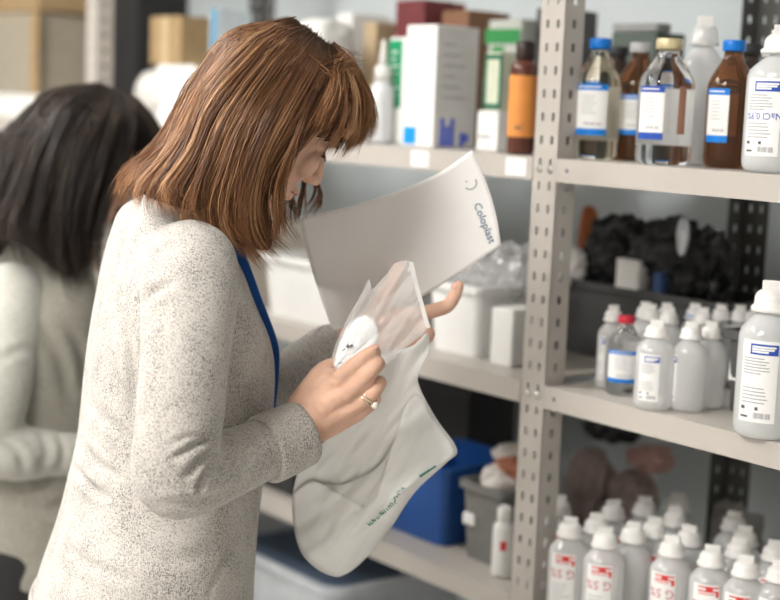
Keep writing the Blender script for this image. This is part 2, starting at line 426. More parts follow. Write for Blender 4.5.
def glass_bottle(p, H, R, m, capm_, label, off=0., bands=None, la=(-.95, .55), lz=(.20, .62), second=None):
    e = empty('glass_bottle', p, face_cam(p, off), label, 'bottle', 'glass medicine bottles')
    prof = [(R * .5, .001), (R * .85, .0), (R * .97, .005), (R, .012), (R, H * .63), (R * .98, H * .66), (R * .90, H * .70), (R * .70, H * .77), (R * .50, H * .83), (R * .40, H * .87), (R * .38, H * .91), (R * .42, H * .915), (R * .42, H * .925)]
    mk('body', lathe(prof, 36), m, e, True)
    mk('cap', lathe([(R * .47, H * .915), (R * .48, H * .92), (R * .48, H * .985), (R * .45, H), (R * .2, H * 1.002)], 28), capm_, e, True)
    l = mk('label', patch(R + .0005, la[0], la[1], H * lz[0], H * lz[1], 16), labelw, e)
    bm_ = bands or inkcyan; h = H * (lz[1] - lz[0])
    mk('header_band', patch(R + .0009, la[0], la[1], H * lz[1] - h * .12, H * lz[1], 16), bm_, l)
    mk('footer_band', patch(R + .0009, la[0], la[1], H * lz[0], H * lz[0] + h * .13, 16), bm_, l)
    w_ = la[1] - la[0]
    mk('print', join(small_lines(R + .0009, la[0] + w_ * .25, la[1] - w_ * .15, H * lz[0] + h * .4, H * lz[1] - h * .2, 6, h * .012, 4), barcode(R + .0009, la[0] + w_ * .35, la[1] - w_ * .12, H * lz[0] + h * .2, H * lz[0] + h * .25)), inkgrey, l)
    mk('header_print', patch(R + .0013, la[0] + w_ * .1, la[0] + w_ * .8, H * lz[1] - h * .07, H * lz[1] - h * .045, 8), labelw, l)
    if m in (glass, straw): mk('rear_label', patch(R - .0006, math.pi - .95, math.pi + .95, H * .16, H * .60, 12), labelw, e)
    if second:
        mk('side_label', patch(R + .0005, second[0], second[1], H * .25, H * .62, 8), mat('rear_label_brown', (.33, .16, .10), .6), e)
    return e
bluecap = mat('blue_cap', (.0, .17, .62), .35); greycap = mat('grey_cap', (.45, .45, .45), .4); goldcap = mat('gold_cap', (.62, .53, .33), .4, metal=.3)
redcap = mat('red_cap', (.55, .02, .05), .35); darkcap = mat('dark_cap', (.03, .03, .035), .5)
def at(px, d, z): return S(tpx(px, d, z), d, z)
# top shelf, right bay
G = 'plastic bottles on the upper right shelf'
glass_bottle(at(594, .066, ZT), .173, .033, straw, bluecap, 'clear glass bottle with blue cap, straw liquid and blue banded label', off=-.15, la=(-.95, .6))
glass_bottle(at(634, .125, ZT), .170, .033, amber, greycap, 'amber glass bottle with grey cap behind the clear glass ones', off=0, lz=(.22, .56))
glass_bottle(at(662, .045, ZT), .170, .038, glass, goldcap, 'clear glass bottle with gold cap and narrow blue banded label', off=-.1, bands=inkblue, la=(-.98, .05), second=(.55, .85))
plastic_bottle(at(696, .125, ZT), .205, .031, 'tall milky plastic bottle behind the gold capped bottle', G, lab=None, big=False, capcol=plast)
glass_bottle(at(726, .095, ZT), .170, .032, amber, bluecap, 'amber glass bottle with blue cap beside the front saline bottle', la=(-1.1, -.05))
plastic_bottle(at(777, .06, ZT), .186, .046, 'large saline bottle with inverted blue label at the upper shelf edge', G, lab='nacl', big=True)
plastic_bottle(at(772, .145, ZT), .186, .036, 'saline bottle half hidden right behind the front saline bottle', G, lab='bluebig', big=True, off=-.3)
plastic_bottle(at(790, .235, ZT), .186, .036, 'saline bottle at the back of the upper shelf row', G, lab='bluebig', big=True, off=-.3)
for px, d, lb in ((612, .24, 'dark brown glass bottle with black cap behind the blue capped bottle'), (664, .25, 'dark glass bottle with black cap at the back behind the gold capped bottle'), (742, .21, 'dark glass bottle with black cap behind the amber bottle')):
    glass_bottle(at(px, d, ZT), .172, .036, mat('dark_glass', (.05, .03, .02), .1, trans=.3), darkcap, lb)
cb = sh_empty('carton', tpx(650, .36, ZT), .36, ZT, 'dark green and grey carton at the back of the upper shelf', 'box')
mk('carton_body', bevel_box(-.07, .03, -.035, .035, 0, .20), mat('dark_green_card', (.10, .13, .11), .7), cb)
mk('carton_flap', bevel_box(-.07, .03, -.035, .0, .2005, .215), mat('grey_card', (.3, .31, .3), .7), cb)
# middle shelf, right bay
ZM = ZT - DZ; ZL = ZT - 2 * DZ
G = 'small plastic bottles on the middle shelf'
def base(px, py, z, r):                     # bottle axis from the front of its base as seen
    p = onz(px, py, z); a = p - CAM; a[2] = 0; a /= np.linalg.norm(a); return p + a * r * .9
plastic_bottle(base(609, 390, ZM, .02), .122, .021, 'small white capped bottle nearest the slotted post', G, lab='blueside', off=.3)
glass_bottle(base(622, 396, ZM, .024), .112, .0255, glass, redcap, 'small clear glass bottle with red cap and blue banded label', bands=inkcyan, la=(-1.0, .75), lz=(.17, .58))
plastic_bottle(base(652, 411, ZM, .024), .122, .0265, 'small bottle with blue and white label in front of the red capped one', G, lab='blue', off=-.1)
plastic_bottle(base(686, 413, ZM, .024), .122, .0235, 'small bottle with its label turned to the left side', G, lab='blueside')
plastic_bottle(base(706, 410, ZM, .024), .120, .0225, 'small unlabelled looking bottle beside the dark grey bin', G, lab=None)
for i, (px, py, lb) in enumerate(((646, 388, 'small bottle behind the red capped glass bottle'), (664, 392, 'small bottle in the second row behind the blue label bottle'), (698, 392, 'small bottle in the second row behind the side labelled bottle'),
                   (641, 385, 'small bottle in the third row, left'), (662, 386, 'small bottle in the third row, middle'), (690, 386, 'small bottle with blue collar in the third row'), (716, 387, 'small bottle in the third row, right'), (735, 388, 'small bottle behind the dark grey bin'), (750, 390, 'small bottle in the back row beside the large bottle'))):
    b_ = plastic_bottle(base(px, py, ZM, .022), .122, .022, lb, G, lab=None)
    if i == 5: mk('collar', lathe([(.0125, .098), (.0135, .1), (.0135, .104), (.0125, .106)], 20), inkcyan, b_)
plastic_bottle(base(763, 440, ZM, .036), .197, .0395, 'large saline bottle with long white label at the middle shelf edge', 'plastic bottles on the middle shelf', lab='bluebig', big=True, off=-.12)
# dark grey bin with hand-written label
dkgrey = mat('dark_grey_plastic', (.085, .085, .085), .45, var=.1); midgrey = mat('grey_plastic', (.20, .20, .19), .5, var=.08)
def open_bin(name, t, d, z, wx, wy, h, m, label, wall=.003, taper=.12, rz=0., rim=.006, cat='bin'):
    e = sh_empty(name, t, d, z, label, cat, None, rz)
    def ring(k, zz, inset=0): 
        a, b = wx / 2 * k - inset, wy / 2 * k - inset; c = min(a, b) * .22; o = []
        for sx, sy, a0 in ((1, 1, 0), (-1, 1, 90), (-1, -1, 180), (1, -1, 270)):
            for q in range(5):
                an = math.radians(a0 + q * 22.5); o.append((sx * (a - c) + c * math.cos(an), sy * (b - c) + c * math.sin(an), zz))
        return np.array(o)
    k0 = 1 - taper
    mk('body', loft([ring(k0, 0), ring(1, h), ring(1, h, wall), ring(k0, wall, wall)]), m, e)
    mk('rim', loft([ring(1, h - .012), ring(1, h - .012, -rim), ring(1, h, -rim), ring(1, h)], closed=True), m, e)
    return e
t_, d_ = td(onz(722, 410, ZM))
gb = open_bin('storage_bin', t_ - .036, d_ + .052, ZM, .075, .10, .112, dkgrey, 'small dark grey bin with white label beside the large bottle')
l = mk('label', box(-.034, .030, -.0492, -.0485, .04, .085), labelw, gb)
l.rotation_euler = (-.06, 0, 0)
# pen strokes, too blurred to read
def scribble(x0, x1, z, h, seed, y):
    r = random.Random(seed); pts = []; x = x0
    while x < x1: pts.append((x, z + r.uniform(-h, h))); x += r.uniform(.002, .0045)
    out = []
    for (a, b), (c, d) in zip(pts[:-1], pts[1:]): out.append(([(a, y, b - .0004), (c, y, d - .0004), (c, y, d + .0004), (a, y, b + .0004)], [(0, 1, 2, 3)]))
    return join(*out)
mk('print', join(scribble(-.028, .02, .075, .0015, 1, -.0496), scribble(-.030, .026, .063, .003, 2, -.0496), scribble(-.028, .022, .051, .002, 3, -.0496)), inkdark, l)
# crate with packed things at the back of the middle shelf
t_ = tpx(660, .32, ZM)
cr_ = open_bin('storage_crate', .075, .335, ZM, .37, .16, .122, mat('crate_black', (.07, .07, .07), .5), 'long dark grey crate at the back of the middle shelf', taper=.04)
def crumple(c, r, seed, M=None, n=28, amp=.25, boxy=1.):
    v, f = ellipsoid((0, 0, 0), (1, 1, 1), None, n); g = np.random.default_rng(seed); A = np.array(v); A = np.sign(A) * np.abs(A) ** boxy
    for k in range(10):
        w_ = g.normal(size=3) * (1.5 + k * .55); A = A * (1 + amp / (1 + k * .35) * .45 * np.abs(np.sin(A @ w_ + g.uniform(0, 6)))[:, None] - .03)
    A = A * np.array(r)
    if M is not None: A = A @ np.array(M.to_3x3()).T
    return [tuple(q) for q in A + np.array(c)], f
blackfilm = mat('black_film', (.03, .03, .032), .22, var=.2); clearfilm = mat('clear_film', (.80, .80, .80), .06, var=.05, clear=.80, spec=1., coat=1., bump=.8, bscale=70)
clearfilm2 = mat('clear_film_bright', (.9, .9, .89), .1, var=.05, clear=.35, spec=.9)
for i, (px, py, r, lb, mm) in enumerate(((618, 255, (.06, .05, .06), 'crumpled black plastic bag on the crate beside the post', blackfilm), (668, 258, (.075, .05, .065), 'crumpled black plastic bag in the middle of the crate', blackfilm),
        (704, 262, (.05, .04, .055), 'black plastic bag at the right end of the crate', blackfilm), (592, 285, (.035, .03, .03), 'clear wrapped packet on the crate next to the post', clearfilm2))):
    t_ = tpx(px, .31, ZM + .15); mk_ = mk('plastic_bag', crumple(S(t_, .31 if i < 3 else .25, ZM + (.17 if i < 3 else .145)), tuple(q * .60 for q in r), 20 + i, Matrix.Rotation(RZ, 4, 'Z'), 40, .55, .8), mm); tag(mk_, lb, 'bag', 'packets heaped on the dark crate')
e = sh_empty('carton', tpx(630, .27, ZM), .27, ZM + .118, 'small white carton among the black bags on the crate', 'box'); mk('carton_body', bevel_box(-.024, .024, -.02, .02, 0, .045, .002), whitep, e); mk('carton_lid', bevel_box(-.0245, .0245, -.0205, .0205, .0452, .05, .001), whitep, e)
e = sh_empty('packet', tpx(655, .27, ZM), .27, ZM + .118, 'small blue packet beside the white carton on the crate', 'packet'); mk('packet_body', bevel_box(-.009, .009, -.01, .01, 0, .035, .003), mat('dull_blue', (.05, .10, .25), .5), e); mk('packet_seal', bevel_box(-.010, .010, -.002, .002, .035, .041, .0008), mat('dull_blue', (.05, .10, .25)), e)
o = mk('foil_pouch', crumple(S(tpx(683, .25, ZM + .22), .25, ZM + .215), (.012, .012, .035), 33, None, 20, .12), mat('foil', (.8, .85, .9), .15, metal=.6)); tag(o, 'shiny pale foil pouch standing up on the black bags', 'pouch')
o = mk('orange_bag', crumple(S(tpx(588, .38, ZM + .16), .38, ZM + .13), (.022, .022, .125), 34, None, 20, .1, .6), mat('orange_card', (.55, .16, .05), .6)); tag(o, 'orange brown packet leaning behind the post', 'packet')
# red labelled bottles on the lower shelf
HR, RR = .145, .0292
G = 'red labelled bottles crowded on the lower shelf'
caps = [(571, 517), (606, 527), (557, 505), (597, 513), (634, 522), (673, 535), (713, 545), (747, 555), (781, 560), (655, 517), (690, 525), (740, 537), (776, 540)]
spots = [td(onz(a, b, ZL + HR)) for a, b in caps]; spots[2] = (tpx(560, .085, ZL + HR), .085)
ordn = ['first', 'second', 'third', 'fourth', 'fifth', 'sixth', 'seventh', 'eighth', 'ninth']
rowlab = ['front row', 'front row', 'second row', 'second row', 'second row', 'second row', 'second row', 'second row', 'second row', 'third row', 'third row', 'third row', 'third row']
cnt = {}
for i, (t_, d_) in enumerate(spots):
    k = rowlab[i]; cnt[k] = cnt.get(k, 0) + 1
    plastic_bottle(S(t_, d_, ZL), HR, RR, f'white capped bottle with red label, {k}, {ordn[cnt[k] - 1]} from the post', G, off=-.1 + .12 * math.sin(i * 2.3), lab='redside' if i == 4 else 'red')
rows = 0
taken = list(spots)
for r_ in range(1, 7):
    n_ = 0
    for c_ in range(0, 9):
        t_ = -.03 - c_ * .0605 + .012 * math.sin(c_ * 3 + r_); d_ = .03 + r_ * .057 + .006 * math.sin(c_ * 5.1 + r_ * 2)
        if d_ > (.385 if t_ < -.26 else .27) or any((t_ - a) ** 2 + (d_ - b) ** 2 < .0565 ** 2 for a, b in taken): continue
        q = proj(S(t_, d_, ZL + HR))
        if q[0] > 800 or q[0] < 548: continue
        if not (r_ == 6 and c_ > 6): pass
        taken.append((t_, d_)); n_ += 1
        plastic_bottle(S(t_, d_, ZL), HR, RR, f'dim white capped bottle in {ordn[min(r_ + 2, 8)]} row back, {ordn[n_ - 1]} from the post', G, off=.3 * math.sin(c_ * 7 + r_), lab='red' if r_ < 3 else None)
# packets lying over the back rows
pk = mat('pinkish_film', (.50, .40, .37), .3, clear=.2)
for px, d, zz, rr, mm, lb, sd_ in ((590, .34, .085, (.055, .04, .070), pk, 'pale brownish plastic packet behind the bottles nearest the post', 50), (632, .35, .072, (.048, .04, .060), pk, 'second pale packet behind the red labelled bottles', 51),
        (612, .36, .20, (.055, .035, .035), blackfilm, 'black bag resting on the pale packets', 52), (650, .35, .16, (.04, .035, .022), mat('rose_wrap', (.55, .34, .31), .4), 'rosy packet lying on the second pale packet', 54), (735, .37, .07, (.05, .03, .055), mat('grey_film', (.25, .24, .23), .3), 'grey packet beside the dark back post', 53)):
    o = mk('plastic_packet', crumple(S(tpx(px, d, ZL + zz), d, ZL + zz), tuple(q * .70 for q in rr), sd_, Matrix.Rotation(RZ, 4, 'Z'), 40, .42, .75), mm); tag(o, lb, 'packet', 'packets behind the red labelled bottles')

# ------------------------------------------------------------------ left bay goods
def carton(px, d, z, wx, wy, h, m, label, rz=0., lid=None, name='carton'):
    e = sh_empty(name, tpx(px, d, z), d, z, label, 'box', None, rz)
    mk('carton_body', bevel_box(-wx / 2, wx / 2, -wy / 2, wy / 2, 0, h, .0015, 1), m, e)
    mk('carton_flap', bevel_box(-wx / 2 + .001, wx / 2 - .001, -wy / 2 + .001, -wy / 2 + wy * .7, h + .0002, h + .0012, .0004, 1), lid or m, e)
    return e
cardw = mat('white_card', (.86, .86, .84), .5, var=.02); cardg = mat('pale_grey_card', (.60, .60, .59), .5); green = mat('green_print', (.0, .30, .13), .5); maroon = mat('maroon_card', (.16, .03, .035), .6, var=.15); brownc = mat('brown_card', (.22, .11, .06), .6)
kraft = mat('kraft_card', (.36, .25, .13), .75, var=.12); inkroyal = mat('ink_royal', (.02, .08, .62), .5)
# amber dropper bottle
p = at(520, .055, ZT); e = empty('dropper_bottle', p, face_cam(p), 'brown bottle with orange label and black cap beside the post', 'bottle')
mk('body', lathe([(.018, 0), (.0205, .002), (.0212, .006), (.0212, .128), (.020, .134), (.016, .138), (.012, .14), (.012, .146)], 28), mat('brown_glass', (.11, .035, .022), .2, spec=.6), e, True)
l = mk('label', patch(.0218, -1.5, 1.5, .026, .118, 20), mat('orange_label', (.78, .30, .07), .5), e)
mk('print', join(patch(.0222, -.5, .0, .038, .041), patch(.0222, -.5, .2, .044, .0445)), inkdark, l)
mk('cap', lathe([(.0135, .142), (.0138, .143), (.0138, .166), (.0125, .169), (.005, .170)], 24), mat('brown_black_cap', (.035, .018, .016), .4), e, True)
# tall white carton with blue square
e = carton(438, .085, ZT, .078, .09, .196, cardw, 'tall white carton with a blue square and small blue print')
mk('square_print', box(-.036, -.004, -.0459, -.0452, .004, .032), mat('ink_sky', (.0, .30, .80), .5), e)
Mx = Matrix.Translation((-.004, -.0456, .115)) @ Matrix.Rotation(math.pi / 2, 4, 'X') @ Matrix.Rotation(math.pi / 2, 4, 'Z')
mk('print', join(*[box(-.010 + .002 * (k % 2), -.004, -.0458, -.0452, .05 + k * .006, .0535 + k * .006) for k in range(17)]), mat('ink_slate', (.25, .32, .5), .6), e)
mk('side_panel', box(.0392, .0396, -.044, .044, .001, .195), mat('grey_card_side', (.62, .61, .60), .5), e)
mk('side_print', join(*[box(.0397, .040, -.03 + k * .0105, -.0225 + k * .0105, .003, .048 - .012 * (k % 2)) for k in range(3)] + [box(.0397, .040, .012, .020, .003, .026), box(.0397, .040, .022, .030, .01, .024)]), inkroyal, e)
mk('side_text', join(*[box(.0397, .040, -.03, .02 - .012 * (k % 3), .08 + k * .017, .083 + k * .017) for k in range(6)]), inkgrey, e)
e = carton(408, .12, ZT, .05, .06, .18, cardw, 'white carton with a tall green panel beside the blue square carton')
mk('green_panel', box(-.026, .012, -.0309, -.0302, .062, .176), green, e)
mk('print', join(*[box(-.016, -.004 + .004 * (k % 3), -.0312, -.0309, .07 + k * .012, .074 + k * .012) for k in range(8)]), cardw, e)
e = carton(500, .12, ZT, .05, .06, .062, cardw, 'low white carton next to the brown bottle'); mk('print', box(-.02, .01, -.0312, -.0305, .02, .024), inkgrey, e)
e = carton(503, .12, ZT + .0645, .04, .05, .09, mat('pale_green_card', (.62, .66, .52), .4), 'small pale box with a green frame on the low white carton')
mk('frame', join(box(-.0205, -.015, -.0262, -.0252, .002, .088), box(.015, .0205, -.0262, -.0252, .002, .088), box(-.0205, .0205, -.0262, -.0252, .002, .01), box(-.0205, .0205, -.0262, -.0252, .080, .088)), mat('dark_green_print', (.03, .16, .09), .5), e)
# squeeze bottle
p = at(380, .07, ZT); e = empty('squeeze_bottle', p, face_cam(p), 'white squeeze bottle with long thin nozzle beside the green panel carton', 'bottle')
mk('body', lathe([(.015, 0), (.0205, .002), (.021, .008), (.021, .085), (.019, .096), (.013, .104), (.010, .108)], 28), mat('white_hdpe', (.82, .84, .86), .3, transl=.2), e, True)
mk('cap', lathe([(.0135, .105), (.0135, .128), (.010, .132)], 24), capm, e, True); mk('nozzle', lathe([(.008, .130), (.006, .15), (.0035, .175), (.002, .176)], 16), capm, e, True)
# rear row
carton(425, .30, ZT, .085, .10, .26, maroon, 'maroon carton behind the tall white carton'); carton(470, .32, ZT, .075, .10, .24, brownc, 'dark brown carton behind the blue print box')
carton(384, .28, ZT, .04, .09, .22, mat('tan_card', (.50, .38, .24), .6), 'narrow tan carton behind the squeeze bottle'); 
e = carton(520, .31, ZT, .085, .10, .22, mat('grey_green_card', (.48, .50, .46), .5), 'pale grey carton with green lettering behind the brown bottle')
mk('green_print', join(box(-.05, .04, -.0512, -.0505, .18, .205), box(-.03, .0, -.0512, -.0505, .15, .175)), mat('leaf_green', (.03, .25, .07), .5), e); mk('print', join(*[box(-.05, .04 - .01 * (k % 3), -.0512, -.0505, .05 + k * .016, .054 + k * .016) for k in range(5)]), inkgrey, e)
e = carton(560, .34, ZT, .05, .10, .24, mat('dark_grey_card', (.09, .085, .085), .6), 'dark grey carton behind the post')
carton(360, .30, ZT, .05, .10, .24, cardw, 'pale carton at the back left of the squeeze bottle')
for i, (px, zz, r, lb) in enumerate(((325, .062, (.050, .06, .06), 'white gauze pack above the fringe of the front woman'), (293, .066, (.045, .07, .064), 'white gauze pack behind the crown of the front woman'), (262, .06, (.042, .07, .058), 'white gauze pack behind the hair of the front woman'), (268, .165, (.075, .06, .042), 'white wrapped pack on top of the gauze packs'), (318, .175, (.07, .05, .05), 'white wrapped bundle with dark tabs on the gauze packs'))):
    o = mk('gauze_pack', crumple(at(px, .13, ZT) + np.array([0, 0, zz]), r, 70 + i, Matrix.Rotation(RZ, 4, 'Z'), 36, .14, .6), mat('gauze_white', (.70, .70, .68), .6, var=.04)); tag(o, lb, 'pack', 'white packs on the upper left shelf')
    if i == 4:
        for a, b in ((-.03, .01), (.02, -.015)): mk('tab', bevel_box(a - .014, a + .014, -.062, -.052, b - .006, b + .006, .002, 1), darkcap, o).location = tuple(at(px, .13, ZT) + np.array([0, 0, zz])); o.children[-1].rotation_euler = (0, 0, RZ)
e = carton(196, .14, ZT, .12, .12, .13, cardw, 'white carton on the upper shelf behind the dark haired woman', rz=.2)
e = carton(185, .14, ZT + .1325, .13, .10, .10, kraft, 'kraft carton stacked on the white carton'); mk('tape', box(-.015, .015, -.0512, -.0505, .0, .1), mat('tape', (.55, .42, .25), .3), e)
e = carton(228, .10, ZT + .005, .03, .08, .235, mat('pale_blue_card', (.55, .62, .66), .5), 'narrow upright pale carton with a blue strip'); mk('strip', box(-.006, .012, -.0412, -.0405, .14, .235), mat('strip_blue', (.02, .22, .40), .5), e)
e = carton(225, .31, ZT, .10, .12, .20, mat('wicker', (.36, .25, .14), .8, var=.3, scale=120), 'brown wicker textured box behind the pale carton')
e = carton(128, .32, ZT, .34, .14, .33, mat('black_bin', (.018, .018, .02), .6), 'large black container at the end of the upper shelf', name='container')
o = mk('white_bag', crumple(at(160, .10, ZT) + np.array([0, 0, .066]), (.068, .06, .064), 81, Matrix.Rotation(RZ, 4, 'Z'), 28, .15), mat('white_bag_film', (.62, .61, .58), .4)); tag(o, 'white plastic bag on the shelf above the dark haired woman', 'bag')
# far left bay
carton(30, .12, ZT, .40, .16, .055, cardw, 'flat white carton on the far left shelf', name='flat_carton')
e = carton(32, .16, ZT + .0575, .34, .14, .20, mat('khaki_card', (.36, .32, .25), .7), 'khaki carton on the flat white carton at far left')
for q in (-.172, .172): mk('edge_strip', bevel_box(q - .022, q + .022, -.0755, -.0705, 0, .2, .001, 1), kraft, e)
carton(30, .16, ZT + .2605, .40, .14, .06, kraft, 'kraft carton on top of the khaki carton', name='flat_carton')
carton(18, .29, ZT, .45, .08, .36, mat('dark_brown_card', (.07, .05, .04), .7), 'dark brown carton behind the khaki one')
carton(40, .2, ZM, .6, .2, .2, mat('dark_brown_card', (.07, .05, .04)), 'dark box on the middle shelf behind the dark haired woman')
# middle shelf, left bay
white_bin = mat('white_bin_plastic', (.86, .86, .85), .35, var=.02, transl=.1)
p = base(478, 357, ZM, .05); t_, d_ = td(p)
e = open_bin('storage_bin', t_ + .015, .135, ZM, .125, .16, .115, white_bin, 'large rounded white plastic bin on the middle left shelf')
e = carton(521, .10, ZM, .05, .09, .088, cardw, 'white carton squeezed between the white bin and the post')
for i, (px, d, zz, r, lb) in enumerate(((492, .13, .118, (.042, .04, .028), 'clear crinkled packet heaped on the white bin'), (512, .14, .135, (.026, .026, .034), 'upright clear shiny packet beside the post'), (472, .13, .128, (.022, .024, .024), 'small clear packet at the left on the white bin'), (520, .24, .075, (.028, .022, .048), 'dark grey packet behind the clear packets'))):
    o = mk('clear_packet', crumple(at(px, d, ZM + zz), r, 90 + i, Matrix.Rotation(RZ, 4, 'Z'), 36, .5), clearfilm if i < 3 else mat('dusk_film', (.12, .12, .12), .25)); tag(o, lb, 'packet', 'crinkled packets over the white bin')
e = open_bin('storage_bin', tpx(330, .10, ZM), .12, ZM, .24, .2, .115, white_bin, 'wide white bin on the middle shelf behind the lanyard')
e = carton(250, .12, ZM, .2, .2, .16, mat('beige_card', (.68, .64, .56), .6), 'beige carton on the middle shelf behind the front woman')
e = carton(420, .30, ZM, .28, .14, .17, mat('plain_grey_card', (.22, .22, .21), .6), 'grey carton at the back of the middle left shelf')  # carton in one flat mid grey
# lower shelf, left bay
bluep = mat('blue_plastic', (.015, .08, .30), .35, var=.06)
p = onz(437, 548, ZL); t_, d_ = td(p)
e = open_bin('storage_bin', t_ + .075, d_ + .09, ZL, .17, .18, .135, bluep, 'blue plastic storage bin on the lower shelf', taper=.10)
o = mk('tag', bevel_box(-.075, -.03, -.090, -.085, .035, .075, .002, 1), labelw, e)
p = onz(482, 563, ZL); t_, d_ = td(p)
e = open_bin('storage_bin', t_ + .004, d_ + .05, ZL, .098, .11, .128, midgrey, 'grey plastic bin full of wrapped packets beside the post', taper=.14)
mk('tag', bevel_box(-.044, -.016, -.055, -.049, .055, .075, .003, 2), labelw, e)
for i, (dx, dy, zz, rr, mm, lb) in enumerate(((-.015, -.01, .135, (.03, .035, .02), mat('pale_wrap', (.82, .78, .74), .35), 'white wrapped packet in the grey bin'), (.015, .01, .15, (.045, .03, .02), mat('rust_wrap', (.42, .15, .08), .4), 'rust brown packet in the grey bin'), (-.02, .03, .165, (.04, .03, .018), mat('pale_wrap', (.82, .78, .74)), 'pale packet on top in the grey bin'), (.01, -.03, .128, (.03, .02, .014), mat('pale_wrap', (.82, .78, .74)), 'small white packet at the front of the grey bin'))):
    o = mk('wrapped_packet', crumple(S(t_ - dx, d_ + .055 + dy, ZL + zz), rr, 110 + i, Matrix.Rotation(RZ + .4 * i, 4, 'Z'), 24, .25), mm); tag(o, lb, 'packet', 'wrapped packets in the grey bin')
p = base(502, 578, ZL, .015); b_ = empty('spray_bottle', p, face_cam(p), 'white bottle with a red mark between the grey bin and the post', 'bottle')
mk('body', lathe([(.014, 0), (.0175, .002), (.018, .006), (.018, .075), (.016, .083), (.010, .088), (.009, .094)], 24), whitep, b_, True); mk('cap', lathe([(.012, .09), (.0125, .091), (.0125, .108), (.007, .113)], 20), capm, b_, True)
l = mk('label', patch(.0184, -1, 1, .015, .07), labelw, b_); mk('mark', patch(.0188, -.3, .25, .045, .06, 4), inkred, l)
e = carton(405, .34, ZL, .50, .12, .26, mat('charcoal_card', (.03, .03, .032), .6), 'long charcoal box at the back of the lower shelf', name='container')
e = carton(290, .13, ZL, .30, .2, .12, mat('charcoal_card', (.03, .03, .032)), 'charcoal box on the lower shelf behind the bag')
# clear crate under the lower shelf
Z4 = ZT - 3 * DZ
p = onz(333, 592, Z4 + .19); t_, d_ = td(p)
e = open_bin('storage_crate', t_ + .29, d_ + .17, Z4, .56, .33, .19, mat('clear_crate', (.80, .84, .88), .2, clear=.30, transl=.3), 'clear plastic crate with dark contents under the lower shelf', taper=.05, rim=.012, wall=.004)
e2 = sh_empty('folded_cloth', t_ + .28, d_ + .17, Z4 + .006, 'dark navy folded cloth inside the clear crate', 'cloth'); mk('cloth_stack', bevel_box(-.24, .24, -.13, .13, 0, .12, .02, 3), mat('navy_cloth', (.02, .03, .06), .9, bump=.3), e2); mk('upper_fold', bevel_box(-.2, .22, -.12, .1, .121, .15, .012, 3), mat('slate_cloth', (.12, .17, .26), .9), e2)

# ------------------------------------------------------------------ people
skin = mat('skin', (.72, .45, .33), .5, var=.10, scale=45, bump=.25, bscale=260, sss=.12, spec=.35)
sweater_m = knit('heather_knit', (.62, .59, .55), (.13, .12, .11), 600, .33, .54, .8)
sweater_in = mat('sweater_dark', (.3, .29, .27), .9)
pants_m = mat('black_trousers', (.012, .012, .013), .85, bump=.2, bscale=500)
shoe_m = mat('dark_shoe', (.05, .045, .04), .5)
hair_m = mat('hair_copper', (1, 1, 1), .38, var=.05, scale=90, vcol=True, spec=.45)
hair_d = mat('hair_dark', (1, 1, 1), .4, var=.05, scale=90, vcol=True, spec=.4)
lashm = mat('lash', (.03, .018, .012), .6)

class Frame:
    """sagittal frame of a person: yaw = turn away from the viewer's right-hand profile"""
    def __init__(s, C, yaw): 
        s.C = np.asarray(C, float); s.F = np.array([math.cos(yaw), math.sin(yaw), 0]); s.R = np.array([math.sin(yaw), -math.cos(yaw), 0]); s.yaw = yaw
    def hp(s, px, py, l):                # spot seen at (px, py) lying l metres to the person's right of the sagittal plane
        y = s.C[1]
        for _ in range(12):
            p = un(px, py, y); y += (l - (p - s.C) @ s.R) * -.9
        return un(px, py, y)
    def mirror(s, p): p = np.asarray(p); return p - 2 * ((p - s.C) @ s.R)[..., None] * s.R
def torso_sections(fr, Yc, rows, n=40, k=1.0, ex=2.3):
    secs = []
    ang = np.linspace(0, 2 * np.pi, n, endpoint=False)
    ca, sa = np.cos(ang), np.sin(ang); ca = np.sign(ca) * np.abs(ca) ** (2 / ex); sa = np.sign(sa) * np.abs(sa) ** (2 / ex)
    for bx, by, fx, fy, b in rows:
        B, Fp = un(bx, by, Yc), un(fx, fy, Yc); c = (B + Fp) / 2; h = (Fp - B) / 2
        a = math.sqrt(max(h[0] ** 2 - (b * fr.R[0]) ** 2, .0004)) / fr.F[0]
        A = fr.F * a + np.array([0, 0, h[2]])
        secs.append(c + k * (ca[:, None] * A + sa[:, None] * fr.R * b))
    A = catmull(np.array(secs).reshape(len(secs), -1), len(secs) * 4)
    return [q.reshape(n, 3) for q in A]
